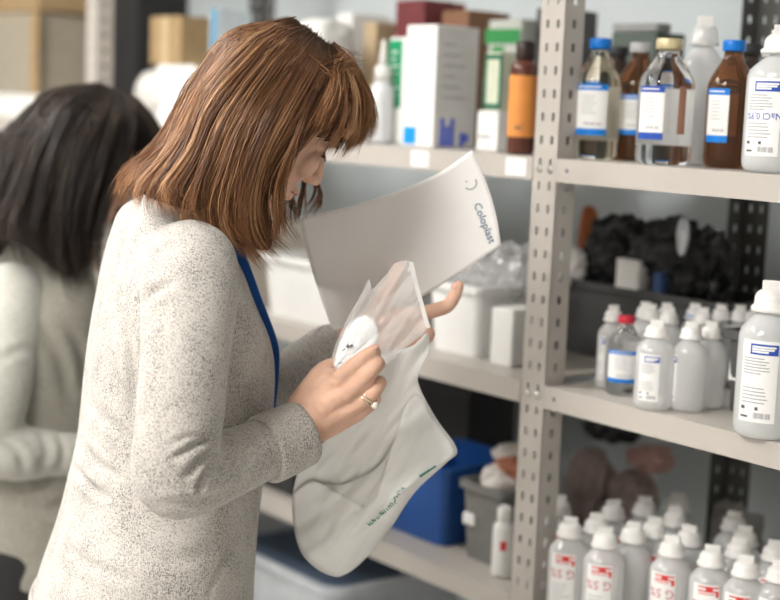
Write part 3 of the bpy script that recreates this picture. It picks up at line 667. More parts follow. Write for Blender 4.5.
def head_parts(C, fr, pitch, k=1.):
    F = fr.F * math.cos(pitch) - np.array([0, 0, math.sin(pitch)]); Up = fr.F * math.sin(pitch) + np.array([0, 0, math.cos(pitch)]); R = fr.R
    def T(x, y, z): return C + k * (F * x + R * y + Up * z)
    M = Matrix([[F[i], R[i], Up[i]] for i in range(3)])
    lv = [(-.118, .062, .022, .015), (-.110, .078, .0, .028), (-.094, .083, -.02, .043), (-.072, .083, -.035, .052), (-.046, .085, -.045, .058), (-.02, .083, -.06, .064), (0., .078, -.07, .068), (.018, .086, -.085, .071), (.045, .078, -.09, .068), (.07, .055, -.07, .05), (.085, .025, -.04, .02)]
    ang = np.linspace(0, 2 * np.pi, 32, endpoint=False); secs = []
    for z, xf_, xb, w_ in lv:
        cx = (xf_ + xb) / 2; a = (xf_ - xb) / 2; ex = 2.4
        ca, sa = np.cos(ang), np.sin(ang); ca = np.sign(ca) * np.abs(ca) ** (2 / ex); sa = np.sign(sa) * np.abs(sa) ** (2 / ex)
        secs.append(np.array([T(cx + a * c_, w_ * s_, z) for c_, s_ in zip(ca, sa)]))
    A = catmull(np.array(secs).reshape(len(secs), -1), 44); face = loft([q.reshape(32, 3) for q in A])
    E_ = lambda c, r: ellipsoid(T(*c), tuple(k * q for q in r), M)
    P = [face, E_((-.012, 0, .018), (.096, .074, .084)),
         tube([T(.078, 0, .012), T(.092, 0, -.012), T(.101, 0, -.033)], [.0065 * k, .0075 * k, .010 * k], 14), E_((.092, .011, -.038), (.011, .0075, .0075)), E_((.092, -.011, -.038), (.011, .0075, .0075)),
         E_((.085, 0, -.063), (.009, .022, .0065)), E_((.083, 0, -.075), (.009, .019, .0065)), E_((.072, 0, -.103), (.014, .02, .013))]
    for s in (1, -1):
        P += [E_((.068, .031 * s, .0), (.0145, .017, .0125)), E_((.070, .036 * s, -.03), (.016, .022, .022)), E_((-.005, .072 * s, -.012), (.016, .008, .03)), E_((.074, .028 * s, .02), (.010, .02, .006))]
    return P, T
def pusher(T, grow):                          # keeps hair outside the skull
    o = T(0, 0, 0); A = np.stack([T(1, 0, 0) - o, T(0, 1, 0) - o, T(0, 0, 1) - o]); k = np.linalg.norm(A[0]); A = A / k
    c0 = np.array([-.012, 0, .018]); rr = np.array([.096, .074, .084])
    def f(p, g=grow):
        q = (p - o) @ A.T / k - c0; n = np.linalg.norm(q / (rr * g), axis=-1, keepdims=True)
        q = np.where(n < 1, q / np.maximum(n, .2), q)
        return ((q + c0) * k) @ A + o
    return f
def hair_strands(G, center, count, rad, seed, colfun, thick=.012, seg=13, frizz=.0015, clumps=60, cut=(.88, 1.0), shell=True, shell_off=.008, dark=(.05, .022, .01), push=None, tipoff=.006, wave=1.):
    """G: (K guides, n, 3). thin tapered three-sided strands between the guides, plus the closed mass of hair under them"""
    g = np.random.default_rng(seed); K = len(G); G = np.array([catmull(q, seg) for q in G])
    Gs = catmull(G.reshape(K, -1), (K - 1) * 8 + 1).reshape(-1, seg, 3); KK = len(Gs)
    V_, F_, C_ = [], [], []
    off = g.normal(size=(clumps, 3)) * tipoff; cph = g.uniform(0, 6.28, clumps); clift = g.uniform(0, 1, clumps)
    tt = np.linspace(0, 1, seg); base = 0
    ang = np.array([0, 2.0944, 4.1888])
    for i in range(count):
        s = g.uniform(0, KK - 1.001); k = int(s); f = s - k
        p = Gs[k] * (1 - f) + Gs[k + 1] * f
        c = int(s / KK * clumps + g.normal() * .25) % clumps
        inw = center - p; inw /= np.linalg.norm(inw, axis=1)[:, None]
        lift = clift[c] * .35 + .65 * g.random() ** 1.3
        e = tt[:, None]
        p = p + inw * (thick * lift) * (.25 + .75 * np.sin(np.clip(e * 1.15, 0, 1) * np.pi * .75)) + off[c] * e ** 1.6 + g.normal(size=3) * frizz * (.3 + e)
        p = p + frizz * 1.2 * np.sin(e * g.uniform(3, 9) + cph[c]) * g.normal(size=3)
        tg = np.gradient(p, axis=0); tg = np.cross(tg, inw); tg /= np.linalg.norm(tg, axis=1)[:, None] + 1e-9
        p = p + tg * (.0042 * wave * e * np.sin(e * (4.5 + 2.5 * clift[c]) + cph[c])) + (g.normal(size=3) * .010 * e ** 2 if g.random() < .03 else 0)
        if push is not None: p = push(p, 1.03 + .06 * (1 - lift))
        end = g.uniform(*cut); q = catmull(p, 60)[np.clip((np.linspace(0, end, seg) * 59).astype(int), 0, 59)]
        T = np.gradient(q, axis=0); T /= np.linalg.norm(T, axis=1)[:, None] + 1e-9
        n1 = np.cross(T, inw); n1 /= np.linalg.norm(n1, axis=1)[:, None] + 1e-9; n2 = np.cross(T, n1)
        r = rad * g.uniform(.6, 1.25) * np.interp(tt, [0, .15, .7, 1], [.8, 1, .9, .15])
        ring = q[:, None, :] + r[:, None, None] * (np.cos(ang)[None, :, None] * n1[:, None, :] + np.sin(ang)[None, :, None] * n2[:, None, :])
        V_.append(ring.reshape(-1, 3))
        idx = base + np.arange(seg * 3).reshape(seg, 3)
        a = idx[:-1]; b = idx[1:]
        F_.append(np.stack([a, np.roll(a, -1, 1), np.roll(b, -1, 1), b], -1).reshape(-1, 4)); base += seg * 3
        C_.append(np.repeat(colfun(s / (KK - 1), tt, c, g, lift), 3, axis=0))
    if shell:
        inw = center - Gs; inw /= np.linalg.norm(inw, axis=2)[:, :, None]
        for o_, flip in ((shell_off, 0), (shell_off + .012, 1)):
            W = Gs + inw * o_ * (.5 + .5 * np.clip(tt * 4, 0, 1))[None, :, None]; n_end = seg - 2
            if push is not None: W = push(W.reshape(-1, 3), 1.015).reshape(W.shape)
            idx = base + np.arange(KK * seg).reshape(KK, seg)
            a, b, c_, d = idx[:-1, :n_end], idx[1:, :n_end], idx[1:, 1:n_end + 1], idx[:-1, 1:n_end + 1]
            q = np.stack([a, b, c_, d], -1).reshape(-1, 4); F_.append(q[:, ::-1] if flip else q)
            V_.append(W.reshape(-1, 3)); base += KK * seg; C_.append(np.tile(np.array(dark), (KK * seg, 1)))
    return np.vstack(V_), np.vstack(F_), np.vstack(C_)
def hair_object(name, packs, m, parent):
    v = np.vstack([p[0] for p in packs]); n = 0; F_ = []
    for p in packs: F_.append(p[1] + n); n += len(p[0])
    F_ = np.vstack(F_); C_ = np.vstack([p[2] for p in packs])
    me = bpy.data.meshes.new(name); me.vertices.add(len(v)); me.vertices.foreach_set('co', v.ravel())
    me.loops.add(len(F_) * 4); me.loops.foreach_set('vertex_index', F_.ravel().astype(np.int32))
    me.polygons.add(len(F_)); me.polygons.foreach_set('loop_start', np.arange(0, len(F_) * 4, 4, dtype=np.int32)); me.polygons.foreach_set('loop_total', np.full(len(F_), 4, np.int32))
    me.update(calc_edges=True); me.validate()
    at_ = me.color_attributes.new('hue', 'FLOAT_COLOR', 'POINT')
    at_.data.foreach_set('color', np.hstack([C_, np.ones((len(C_), 1))]).ravel().astype(np.float32))
    return link(name, me, parent, m, True)
def scalp(T, k, col, grow=1.025):             # close hair over the skull, open at the face
    v, f = ellipsoid((0, 0, 0), (1, 1, 1), None, 40); v = np.array(v)
    L_ = v * np.array([.096, .074, .084]) * grow + np.array([-.012, 0, .018])
    ok = ~((L_[:, 0] > .052) & (L_[:, 2] < .07)) & ~((L_[:, 0] > .0) & (L_[:, 2] < .0))
    W = np.array([T(*q) for q in L_]); q4 = [tuple(q) for q in f if len(q) == 4 and all(ok[i] for i in q)]
    return W, np.array(q4), np.tile(np.array(col), (len(W), 1))

# ---- the woman in front
Y1 = 1.9; YW = math.radians(18)
HC1 = un(273, 112, Y1 - .005); fr1 = Frame(HC1, YW)
hparts, HT = head_parts(HC1, fr1, math.radians(37), .94)
rows1 = [(22, 640, 262, 650, .195), (30, 597, 253, 606, .193), (41, 562, 254, 575, .188), (54, 525, 256, 545, .178), (66, 485, 259, 505, .152), (78, 435, 266, 455, .138), (83, 390, 272, 410, .138), (87, 345, 274, 368, .148), (92, 300, 270, 335, .168), (98, 262, 258, 302, .168), (106, 234, 249, 274, .155), (118, 209, 244, 256, .12), (142, 194, 243, 243, .075), (172, 186, 243, 232, .058)]
arm_n = [(190, 268, 1.765, .058), (189, 305, 1.725, .0565), (185, 360, 1.69, .0515), (179, 425, 1.672, .050), (173, 474, 1.668, .0475), (190, 478, 1.678, .0445), (225, 465, 1.72, .041), (262, 450, 1.765, .037), (300, 433, 1.802, .032)]
arm_f = [(165, 262, 2.02, .058), (172, 310, 2.07, .056), (185, 370, 2.09, .052), (205, 425, 2.09, .050), (225, 432, 2.08, .047), (262, 405, 2.05, .045), (300, 378, 2.01, .042), (335, 352, 1.975, .038)]
W3 = lambda L_: ([un(*q[:3]) for q in L_], [q[3] for q in L_])
pa, ra = W3(arm_n); pf, rf = W3(arm_f)
sw = remesh([loft(torso_sections(fr1, Y1, rows1[1:])), tube(pa[:8], ra[:8], 28), tube(pf, rf, 24)], .0045, 9)
folds(sw, [([(212, 440), (192, 446), (172, 458)], .006, 3.0, 0, 1.8), ([(214, 450), (198, 461), (184, 477)], .007, 3.2, 0, 1.8), ([(213, 459), (204, 474), (198, 492)], .006, 3.0, 0, 1.8),
           ([(205, 436), (185, 438), (168, 446)], .004, 3.0, 0, 1.8), ([(70, 462), (86, 482), (106, 497)], .008, 3.6, 0, 2.2), ([(78, 440), (96, 462), (120, 478)], .004, 4, 0, 2.2),
           ([(141, 306), (152, 292), (172, 284)], .006, 4.0, 0, 2.0), ([(128, 330), (133, 370), (134, 410)], .004, 4., 0, 2.2), ([(90, 400), (105, 420), (130, 440)], .003, 5, 0, 2.2), ([(140, 545), (180, 560), (225, 545)], .003, 6, 0, 2.2),
           ([(60, 540), (90, 565), (130, 580)], .003, 5, 0, 2.2), ([(207, 597), (220, 570), (234, 546)], .003, 2.5, 0, 2.2), ([(238, 430), (246, 450), (244, 470)], .003, 3.5, 0, 1.8), ([(160, 505), (200, 500), (240, 488)], .003, 4., 0, 1.8)])
neck_base = np.mean(torso_sections(fr1, Y1, rows1)[-6], axis=0)
body_arm_n = [un(*q[:3]) for q in arm_n]; 
# right hand holding the clear bag: (px, py, depth, radius)
def chain(L_, n=14): return tube([un(*q[:3]) for q in L_], [q[3] for q in L_], n)
hand_r = [chain([(292, 436, 1.798, .025), (303, 428, 1.803, .0245), (314, 417, 1.806, .026)], 20),
    chain([(302, 420, 1.806, .018), (318, 400, 1.803, .0165), (334, 384, 1.799, .0125)]), chain([(305, 426, 1.803, .018), (326, 405, 1.796, .0165), (346, 395, 1.793, .0125)]),
    chain([(307, 432, 1.806, .017), (330, 416, 1.799, .016), (356, 405, 1.797, .0120)]), chain([(308, 436, 1.812, .015), (332, 424, 1.808, .0145), (358, 413, 1.806, .0105)]),
    chain([(334, 384, 1.799, .0115), (350, 369, 1.789, .0102), (360, 361, 1.787, .0098), (370, 353.5, 1.795, .0088), (375, 351.5, 1.803, .0078)]),
    chain([(347, 394, 1.792, .0115), (362, 380, 1.783, .0104), (371, 371, 1.783, .0100), (378, 364, 1.793, .0088), (379, 364, 1.806, .0078)]),
    chain([(357, 405, 1.796, .0108), (369, 396, 1.787, .0098), (376, 388.5, 1.788, .0094), (380, 383, 1.797, .0084), (379, 381, 1.810, .0076)]),
    chain([(358, 413, 1.806, .0095), (369, 406, 1.802, .0084), (375, 400, 1.806, .0078), (376, 398, 1.816, .0070)]),
    chain([(300, 405, 1.812, .016), (314, 386, 1.818, .0155), (324, 372, 1.832, .013), (340, 364, 1.846, .0108), (354, 360, 1.848, .0095), (360, 357, 1.846, .008)]),
    chain([(318, 392, 1.81, .016), (326, 382, 1.808, .0125), (332, 376, 1.816, .010)])]
# left hand behind the bag, forefinger and thumb showing
hand_l = [chain([(335, 352, 1.975, .024), (350, 342, 1.965, .025), (362, 336, 1.958, .027)], 18),
    chain([(360, 335, 1.958, .020), (385, 322, 1.945, .019), (408, 316, 1.938, .014)]), chain([(360, 342, 1.96, .02), (385, 334, 1.948, .018), (404, 330, 1.94, .013)]), chain([(358, 348, 1.96, .018), (380, 344, 1.95, .016), (398, 342, 1.943, .012)]),
    chain([(408, 316, 1.938, .0105), (432, 311, 1.928, .0098), (447, 306, 1.926, .0094), (454, 297, 1.926, .0086), (458.5, 286, 1.927, .0075)]),
    chain([(404, 330, 1.94, .0105), (424, 330, 1.926, .0095), (428, 336, 1.912, .009), (420, 342, 1.906, .008)]), chain([(398, 342, 1.943, .0100), (414, 346, 1.93, .009), (416, 352, 1.918, .0085), (408, 356, 1.912, .0075)]), chain([(392, 350, 1.948, .009), (404, 356, 1.938, .008), (405, 361, 1.928, .0075)]),
    chain([(366, 326, 1.952, .016), (380, 305, 1.935, .0125), (391, 285, 1.918, .0105), (398.5, 268, 1.915, .0088)])]
hipw = (np.array(un(30, 640, Y1)) + np.array(un(262, 650, Y1))) / 2
legs = []; legp = []
for s in (1, -1):
    h_ = hipw + fr1.R * .085 * s; h_[2] = .86; kn = h_ + fr1.F * .015; kn = np.array([kn[0], kn[1], .47]); an = kn - fr1.F * .03; an[2] = .09
    legs.append(tube([h_, (h_ + kn) / 2, kn, (kn + an) / 2, an], [.072, .065, .046, .045, .032], 16)); legp.append(tube([h_, (h_ + kn) / 2, kn, (kn + an) / 2, an], [.098, .086, .066, .064, .056], 20))
    legs.append(tube([an, an + fr1.F * .06 - np.array([0, 0, .045]), an + fr1.F * .14 - np.array([0, 0, .06])], [.03, .028, .02], 12))
bm_ = remesh(hparts + [tube([HT(-.03, 0, -.045), HT(-.035, 0, -.085), un(208, 232, Y1 - .01), neck_base - np.array([0, 0, .03])], [.052, .05, .054, .06], 22), loft(torso_sections(fr1, Y1, rows1[1:-2], k=.86)),
      tube(pa[:9], [r * .62 for r in ra[:6]] + [.03, .027, .025], 18), tube(pf, [r * .6 for r in rf], 16)] + hand_r + hand_l + legs, .0024, 4)
# skin creases over the knuckles and wrist
folds(bm_, [([(317, 402), (325, 411), (333, 424)], .0008, 1.6, 0, 1.83), ([(322, 396), (333, 402), (342, 414)], .0008, 1.6, 0, 1.83), ([(313, 408), (318, 418), (324, 432)], .0008, 1.6, 0, 1.83), ([(336, 392), (344, 400), (350, 410)], .0006, 1.6, 0, 1.83),
            ([(357, 361), (361, 364), (364, 368)], .0006, 1.2, 0, 1.83), ([(368, 372), (372, 376), (375, 379)], .0006, 1.2, 0, 1.83), ([(330, 372), (331, 377), (336, 380)], .0016, 1.8, 0, 1.83)])
P1 = link('person', bm_, None, skin, True); tag(P1, 'red haired woman in pale grey sweater bending over a clear bag', 'person', 'women at the shelves')
link('sweater', sw, P1, sweater_m, True)
# folded cuff
def cuff(L_, m, n=36, th=.0035):
    P = catmull(np.array([[*un(*q[:3]), q[3]] for q in L_]), 12); out = []
    T = np.gradient(P[:, :3], axis=0); T /= np.linalg.norm(T, axis=1)[:, None]; up = np.array([0, 0, 1.])
    ang = np.linspace(0, 2 * np.pi, n, endpoint=False); secs = []
    def sec(i, r):
        a = up - T[i] * (up @ T[i]); a /= np.linalg.norm(a); b = np.cross(T[i], a)
        return P[i, :3] + r * (1 + .03 * np.sin(3 * ang + 1)[:, None]) * (np.cos(ang)[:, None] * a + np.sin(ang)[:, None] * b)
    k = len(P)
    for i in range(k):
        r = P[i, 3] - (th * .8 if i in (0, k - 1) else 0); secs.append(sec(i, r))
    for i in reversed(range(k)): secs.append(sec(i, P[i, 3] - th * 2.2))
    return loft(secs, closed=True)
mk('cuff', cuff([(261, 451, 1.766, .0430), (280, 443, 1.786, .0425), (304, 432, 1.806, .0405)], sweater_m), sweater_m, P1, True)
mk('cuff', cuff([(300, 378, 2.01, .044), (318, 365, 1.992, .043), (340, 349, 1.972, .040)], sweater_m), sweater_m, P1, True)
tr = remesh(legp + [ellipsoid(tuple(hipw - np.array([0, 0, .0])), (.15, .15, .12))], .008, 4); link('trousers', tr, P1, pants_m, True)
for s in (1, -1):
    an = hipw + fr1.R * .085 * s - fr1.F * .015; q = lambda f_, z_: np.array([an[0] + fr1.F[0] * f_, an[1] + fr1.F[1] * f_, z_])
    link('shoe', remesh([tube([q(-.05, .045), q(.03, .045), q(.12, .038), q(.17, .032)], [.042, .043, .040, .028], 18, flat=.95)], .005, 2), P1, shoe_m, True)
# sweater hem
hs = torso_sections(fr1, Y1, rows1[1:4], n=64)
mk('hem', loft([hs[0] * 1, hs[1], hs[1] + (hs[1] - np.mean(hs[1], 0)) * .018, hs[0] + (hs[0] - np.mean(hs[0], 0)) * .022], closed=True), sweater_m, P1, True)
# face details
def facec(pts, r): return tube([HT(*q) for q in pts], r, 8)
mk('eyelash', join(facec([(.079, .044, -.004), (.0835, .034, -.0075), (.083, .022, -.006)], [.0011, .0016, .0009]), facec([(.083, .036, -.007), (.089, .038, -.012)], [.0009, .0004]), facec([(.0825, .042, -.006), (.087, .046, -.011)], [.0009, .0004])), lashm, P1)
mk('eyelash', join(facec([(.079, -.044, -.004), (.0835, -.034, -.0075), (.083, -.022, -.006)], [.0011, .0016, .0009])), lashm, P1)
for s in (1, -1): mk('eyebrow', facec([(.0805, .046 * s, .022), (.088, .034 * s, .026), (.0885, .018 * s, .023)], [.001, .0022, .0018]), mat('brow', (.16, .075, .04), .7), P1)
mk('lips', join(facec([(.082, .020, -.069), (.0905, .008, -.066), (.0915, 0, -.067), (.0905, -.008, -.066), (.082, -.020, -.069)], [.001, .0025, .003, .0025, .001])), mat('lip', (.45, .16, .13), .45), P1)
# hair
hp = fr1.hp
near = [
 [(334, 51, .005), (334, 92, .060), (316, 128, .078), (290, 158, .080), (272, 190, .075), (267, 214, .070), (275, 240, .064)],
 [(328, 46, .005), (316, 92, .074), (290, 136, .090), (268, 172, .088), (257, 204, .082), (261, 232, .078), (286, 256, .070)],
 [(321, 41, .005), (298, 90, .082), (272, 138, .098), (256, 180, .097), (250, 214, .092), (256, 244, .086), (278, 268, .078)],
 [(314, 35, .005), (276, 84, .082), (246, 132, .100), (230, 176, .101), (222, 208, .098), (226, 234, .095), (246, 262, .09)],
 [(307, 30, .005), (258, 72, .072), (224, 120, .092), (206, 164, .096), (192, 192, .096), (190, 212, .097), (204, 228, .096)],
 [(300, 26, .004), (246, 56, .052), (208, 100, .070), (188, 146, .076), (168, 178, .082), (156, 198, .09), (166, 216, .095)],
 [(295, 23, .003), (240, 44, .026), (202, 80, .034), (180, 130, .038), (160, 162, .046), (140, 184, .055), (134, 206, .062)],
 [(290, 21, 0), (240, 37, 0), (206, 68, 0), (180, 118, 0), (162, 152, 0), (144, 168, .002), (131, 184, .004)]]
Gn = [np.array([hp(*q) for q in g]) for g in near]
Gf = [fr1.mirror(g) for g in reversed(Gn[:-1])]
bangs = [
 [(336, 53, .006), (344, 84, .064), (344, 110, .074), (334, 132, .076), (322, 148, .074)],
 [(336, 50, .005), (350, 76, .052), (355, 104, .058), (350, 132, .060), (338, 150, .058)],
 [(336, 47, .003), (352, 67, .030), (365, 96, .034), (365, 126, .036), (352, 150, .034)],
 [(334, 44, 0), (350, 59, 0), (367, 90, 0), (369, 118, 0), (361, 142, 0)]]
Bn = [np.array([hp(*q) for q in g]) for g in bangs]; Bf = [fr1.mirror(g) for g in reversed(Bn[:-1])]
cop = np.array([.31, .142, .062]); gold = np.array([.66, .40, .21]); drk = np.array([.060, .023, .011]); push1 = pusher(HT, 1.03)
stre = rng.uniform(0, 1, 80)
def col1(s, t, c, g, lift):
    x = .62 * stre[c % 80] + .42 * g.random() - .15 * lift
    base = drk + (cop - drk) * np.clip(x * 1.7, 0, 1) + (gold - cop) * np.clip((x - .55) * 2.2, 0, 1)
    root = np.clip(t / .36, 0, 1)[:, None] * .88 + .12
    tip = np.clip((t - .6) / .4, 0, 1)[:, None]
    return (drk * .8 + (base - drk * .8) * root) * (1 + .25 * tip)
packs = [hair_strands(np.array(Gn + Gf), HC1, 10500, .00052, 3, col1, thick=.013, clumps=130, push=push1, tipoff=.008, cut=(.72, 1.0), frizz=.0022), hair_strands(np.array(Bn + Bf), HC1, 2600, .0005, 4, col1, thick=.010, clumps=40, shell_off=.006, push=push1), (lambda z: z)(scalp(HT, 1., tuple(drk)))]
gap = [np.array([hp(*q) for q in g_]) for g_ in ([(336, 51, .006), (345, 80, .062), (344, 100, .073), (338, 118, .077), (331, 132, .078)], [(335, 51, .006), (339, 80, .066), (334, 102, .076), (325, 120, .079), (317, 134, .080)], [(334, 51, .006), (332, 84, .070), (322, 108, .079), (311, 126, .082), (302, 142, .083)])]
packs.append(hair_strands(np.array(gap), HC1, 700, .0005, 5, col1, thick=.008, clumps=20, shell_off=.007, push=push1))
# loose wisps by the face and over the crown
wis = []
for k, g_ in enumerate([[(289, 188, -.035), (288, 206, -.04), (287, 228, -.04)], [(304, 186, -.04), (301, 206, -.045), (296, 230, -.04)], [(316, 186, -.05), (314, 200, -.052), (306, 209, -.05)]]):
    b0 = np.array([hp(*q) for q in [(320 - 8 * k, 120, -.07), (312 - 4 * k, 160, -.06)] + g_]); wis.append(hair_strands(np.array([b0, b0 + np.array([.004, .004, 0])]), HC1, 60, .0006, 30 + k, col1, thick=.004, shell=False, clumps=6, frizz=.0008))
b0 = [np.array([hp(*q) for q in g_]) for g_ in ([(300, 50, .03), (322, 62, .045), (345, 56, .03), (357, 60, .02)], [(306, 62, .05), (330, 84, .06), (346, 72, .05), (358, 66, .035)])]
wis.append(hair_strands(np.array(b0), HC1 - np.array([0, 0, .05]), 70, .0005, 44, col1, thick=.004, shell=False, clumps=30, frizz=.004))
sd = [np.array([hp(*q) for q in g_]) for g_ in ([(318, 90, .074), (302, 136, .092), (286, 178, .090), (281, 212, .082), (284, 238, .076)], [(312, 92, .078), (296, 140, .096), (282, 180, .094), (277, 214, .086), (281, 240, .08)])]
wis.append(hair_strands(np.array(sd), HC1, 260, .0005, 47, col1, thick=.006, shell=False, clumps=14, frizz=.0012))
hair_object('hair', packs + wis, hair_m, P1)
# lanyard
def ribbon(pts, wdir, wid, th=.0012):
    P = catmull(np.array(pts), 28); wdir = np.array(wdir, float); wdir /= np.linalg.norm(wdir); T = np.gradient(P, axis=0); T /= np.linalg.norm(T, axis=1)[:, None]
    W = wdir - T * (T @ wdir)[:, None]; W /= np.linalg.norm(W, axis=1)[:, None]; N_ = np.cross(T, W)
    return loft([np.array([p + w_ * wid / 2 + n_ * th, p - w_ * wid / 2 + n_ * th, p - w_ * wid / 2 - n_ * th, p + w_ * wid / 2 - n_ * th]) for p, w_, n_ in zip(P, W, N_)])
lan = [(222, 225, .075), (236, 245, .07), (247, 272, .062), (257, 300, .055), (268, 328, .04), (274, 348, .02), (274, 372, .01), (271, 405, .0), (268, 440, 0), (262, 475, 0)]
mk('lanyard', ribbon([hp(*q) for q in lan], fr1.R * .6 + fr1.F * .8, .013), mat('lanyard_blue', (.005, .07, .30), .6, bump=.2, bscale=900), P1)
mk('lanyard', ribbon([fr1.mirror(hp(*q)) for q in lan[:8]], fr1.R * .6 - fr1.F * .8, .013), MATS['lanyard_blue'], P1)
# ring with a pale stone
rc_ = un(370, 396.5, 1.789); rdir = un(376, 388.5, 1.788) - un(357, 405, 1.796); rdir /= np.linalg.norm(rdir)
a_ = np.cross(rdir, [0, 1, 0]); a_ /= np.linalg.norm(a_); b2 = np.cross(rdir, a_); ag = np.linspace(0, 2 * np.pi, 28, endpoint=False)
for dd, rr in ((0., .0112), (.0045, .0110)):
    ringv = loft([np.array([rc_ - rdir * dd + rr * (math.cos(a) * a_ + math.sin(a) * b2) + .0011 * (math.cos(b) * (math.cos(a) * a_ + math.sin(a) * b2) + math.sin(b) * rdir) for b in np.linspace(0, 2 * np.pi, 8, endpoint=False)]) for a in ag], closed=True)
    rg = mk('ring', ringv, mat('ring_gold', (.75, .66, .48), .2, metal=1.), P1, True)
outd = un(376, 404, 1.784) - rc_; outd /= np.linalg.norm(outd)
mk('stone', ellipsoid(tuple(rc_ + outd * .0125 - rdir * .002), (.0048, .0048, .0048), None, 16), mat('pearl', (.85, .8, .7), .15, coat=.6), rg, True)
# finger nails
def nail(p, q, r, nrm):
    p, q, nrm = map(np.array, (p, q, nrm)); d = q - p; d /= np.linalg.norm(d); nrm = nrm - d * (nrm @ d); nrm /= np.linalg.norm(nrm); b = np.cross(d, nrm)
    M = Matrix([[d[i], b[i], nrm[i]] for i in range(3)]); return ellipsoid(tuple(q + nrm * r * .82), (r * .8, r * .68, r * .28), M, 16)
mk('nail', nail(un(370, 353.5, 1.795), un(374, 351, 1.800), .0078, un(372, 345, 1.79) - un(374, 351, 1.8)), mat('nail_pink', (.70, .42, .34), .25), P1, True)
mk('nail', nail(un(454, 297, 1.926), un(457.5, 288, 1.927), .0076, un(450, 286, 1.92) - un(457, 288, 1.927)), MATS['nail_pink'], P1, True)

# ------------------------------------------------------------------ things in the hands
def in_poly(P, poly):
    x, y = P[:, 0], P[:, 1]; c = np.zeros(len(P), bool); n = len(poly)
    for i in range(n):
        (x0, y0), (x1, y1) = poly[i], poly[(i + 1) % n]
        k = ((y0 > y) != (y1 > y)) & (x < (x1 - x0) * (y - y0) / (y1 - y0 + 1e-12) + x0); c ^= k
    return c
def ring_sheet(outline, centre, depth, rings=22, n=120, smooth=True):
    """film filling an outline: rings from the rim to the centre; depth(px, py, r) gives its distance"""
    o = np.vstack([outline, outline[:1]]).astype(float)
    o = catmull(o, n + 1)[:-1] if smooth else np.array([o[0]])
    c = np.array(centre, float); v = []; f = []
    for i in range(rings):
        r = 1 - i / rings; q = c + (o - c) * r
        for p in q: v.append(un(p[0], p[1], depth(p[0], p[1], r)))
    v.append(un(c[0], c[1], depth(c[0], c[1], 0)))
    for i in range(rings - 1):
        for k in range(n): k2 = (k + 1) % n; f.append((i * n + k, i * n + k2, (i + 1) * n + k2, (i + 1) * n + k))
    for k in range(n): f.append(((rings - 1) * n + k, (rings - 1) * n + (k + 1) % n, rings * n))
    return v, f
def waves(seed, n=7, scale=.05):
    g = np.random.default_rng(seed); K = g.normal(size=(n, 2)) * scale; ph = g.uniform(0, 6.28, n)
    return lambda x, y: sum(math.sin(K[i, 0] * x + K[i, 1] * y + ph[i]) for i in range(n)) / n
def ridges(seed, n=6, scale=.09, ax=(1, 0)):
    g = np.random.default_rng(seed); a = math.atan2(ax[1], ax[0]) + g.normal(size=n) * .35; k = g.uniform(.5, 1.6, n) * scale; ph = g.uniform(0, 6.28, n)
    return lambda x, y: sum(1 - 2 * abs(math.sin(k[i] * (x * math.cos(a[i]) + y * math.sin(a[i])) + ph[i])) for i in range(n)) / n
def thick(o, t=.0004):
    m_ = o.modifiers.new('film', 'SOLIDIFY'); m_.thickness = t; m_.offset = 0; return o
def seg_px(poly, w_, Yf):                    # pen or print strokes lying on a film
    out = []
    for a, b in zip(poly[:-1], poly[1:]):
        a, b = np.array(a, float), np.array(b, float); d = b - a; d /= np.linalg.norm(d) + 1e-9; nn = np.array([-d[1], d[0]]) * w_ / 2
        out.append(([un(*(q), Yf(*q)) for q in (a - nn, b - nn, b + nn, a + nn)], [(0, 1, 2, 3)]))
    return join(*out)
film_w = mat('white_film', (.96, .96, .94), .38, var=.02, scale=60, transl=.16, bump=.35, bscale=50)
film_s = mat('white_sheet_film', (.95, .94, .93), .5, var=.01, transl=.15)
film_c = mat('crinkled_film', (.95, .95, .95), .09, var=.03, transl=.35, clear=.72, spec=1., coat=1., bump=.5, bscale=60)
# large white bag hanging from the left hand
wb1 = waves(5, 7, .045); rb = ridges(6, 5, .05, (1, .5)); rb2 = ridges(16, 5, .11, (.9, .25))
def Yback(x, y, r=1): return 1.880 + .03 * max(0, min(1, (y - 380) / 180)) + .012 * wb1(x, y) + .010 * rb(x, y) + .007 * rb2(x, y)
BAGC = (368, 462)
out_b = [(382, 352), (412, 346), (427, 333), (429, 350), (419, 372), (420, 388), (436, 418), (457, 449), (446, 463), (415, 492), (388, 532), (362, 562), (344, 575), (332, 576), (314, 567), (300, 550), (293, 522), (293, 492), (302, 462), (320, 445), (345, 425), (364, 402), (370, 376)]
bag = empty('plastic_bag', un(338, 576, 1.905), 0, 'large limp white plastic bag with green print hanging below the hands', 'bag')
def local(o, root):
    o.parent = root; o.matrix_parent_inverse = Matrix.Translation(-root.location); return o
bp_ = mk('back_panel', ring_sheet(out_b, BAGC, Yback), film_w, None, True); thick(local(bp_, bag))
out_f = [(293, 494), (310, 481), (326, 484), (343, 484), (362, 477), (380, 465), (392, 445), (400, 422), (408, 402), (420, 397), (434, 418), (455, 449), (445, 462), (414, 491), (387, 531), (361, 560), (344, 573), (332, 574), (315, 565), (301, 549), (294, 522)]
def Yfront(x, y, r=1): return Yback(x, y) - .003 - .022 * (1 - r ** 2) * .9 - .008 * max(0, min(1, (500 - y) / 60)) * max(.15, min(1, (420 - x) / 50)) + .003 * rb(x + 40, y)
fp_ = mk('front_panel', ring_sheet(out_f, (372, 512), Yfront, 26, 150), film_w, None, True); thick(local(fp_, bag))
from mathutils.bvhtree import BVHTree
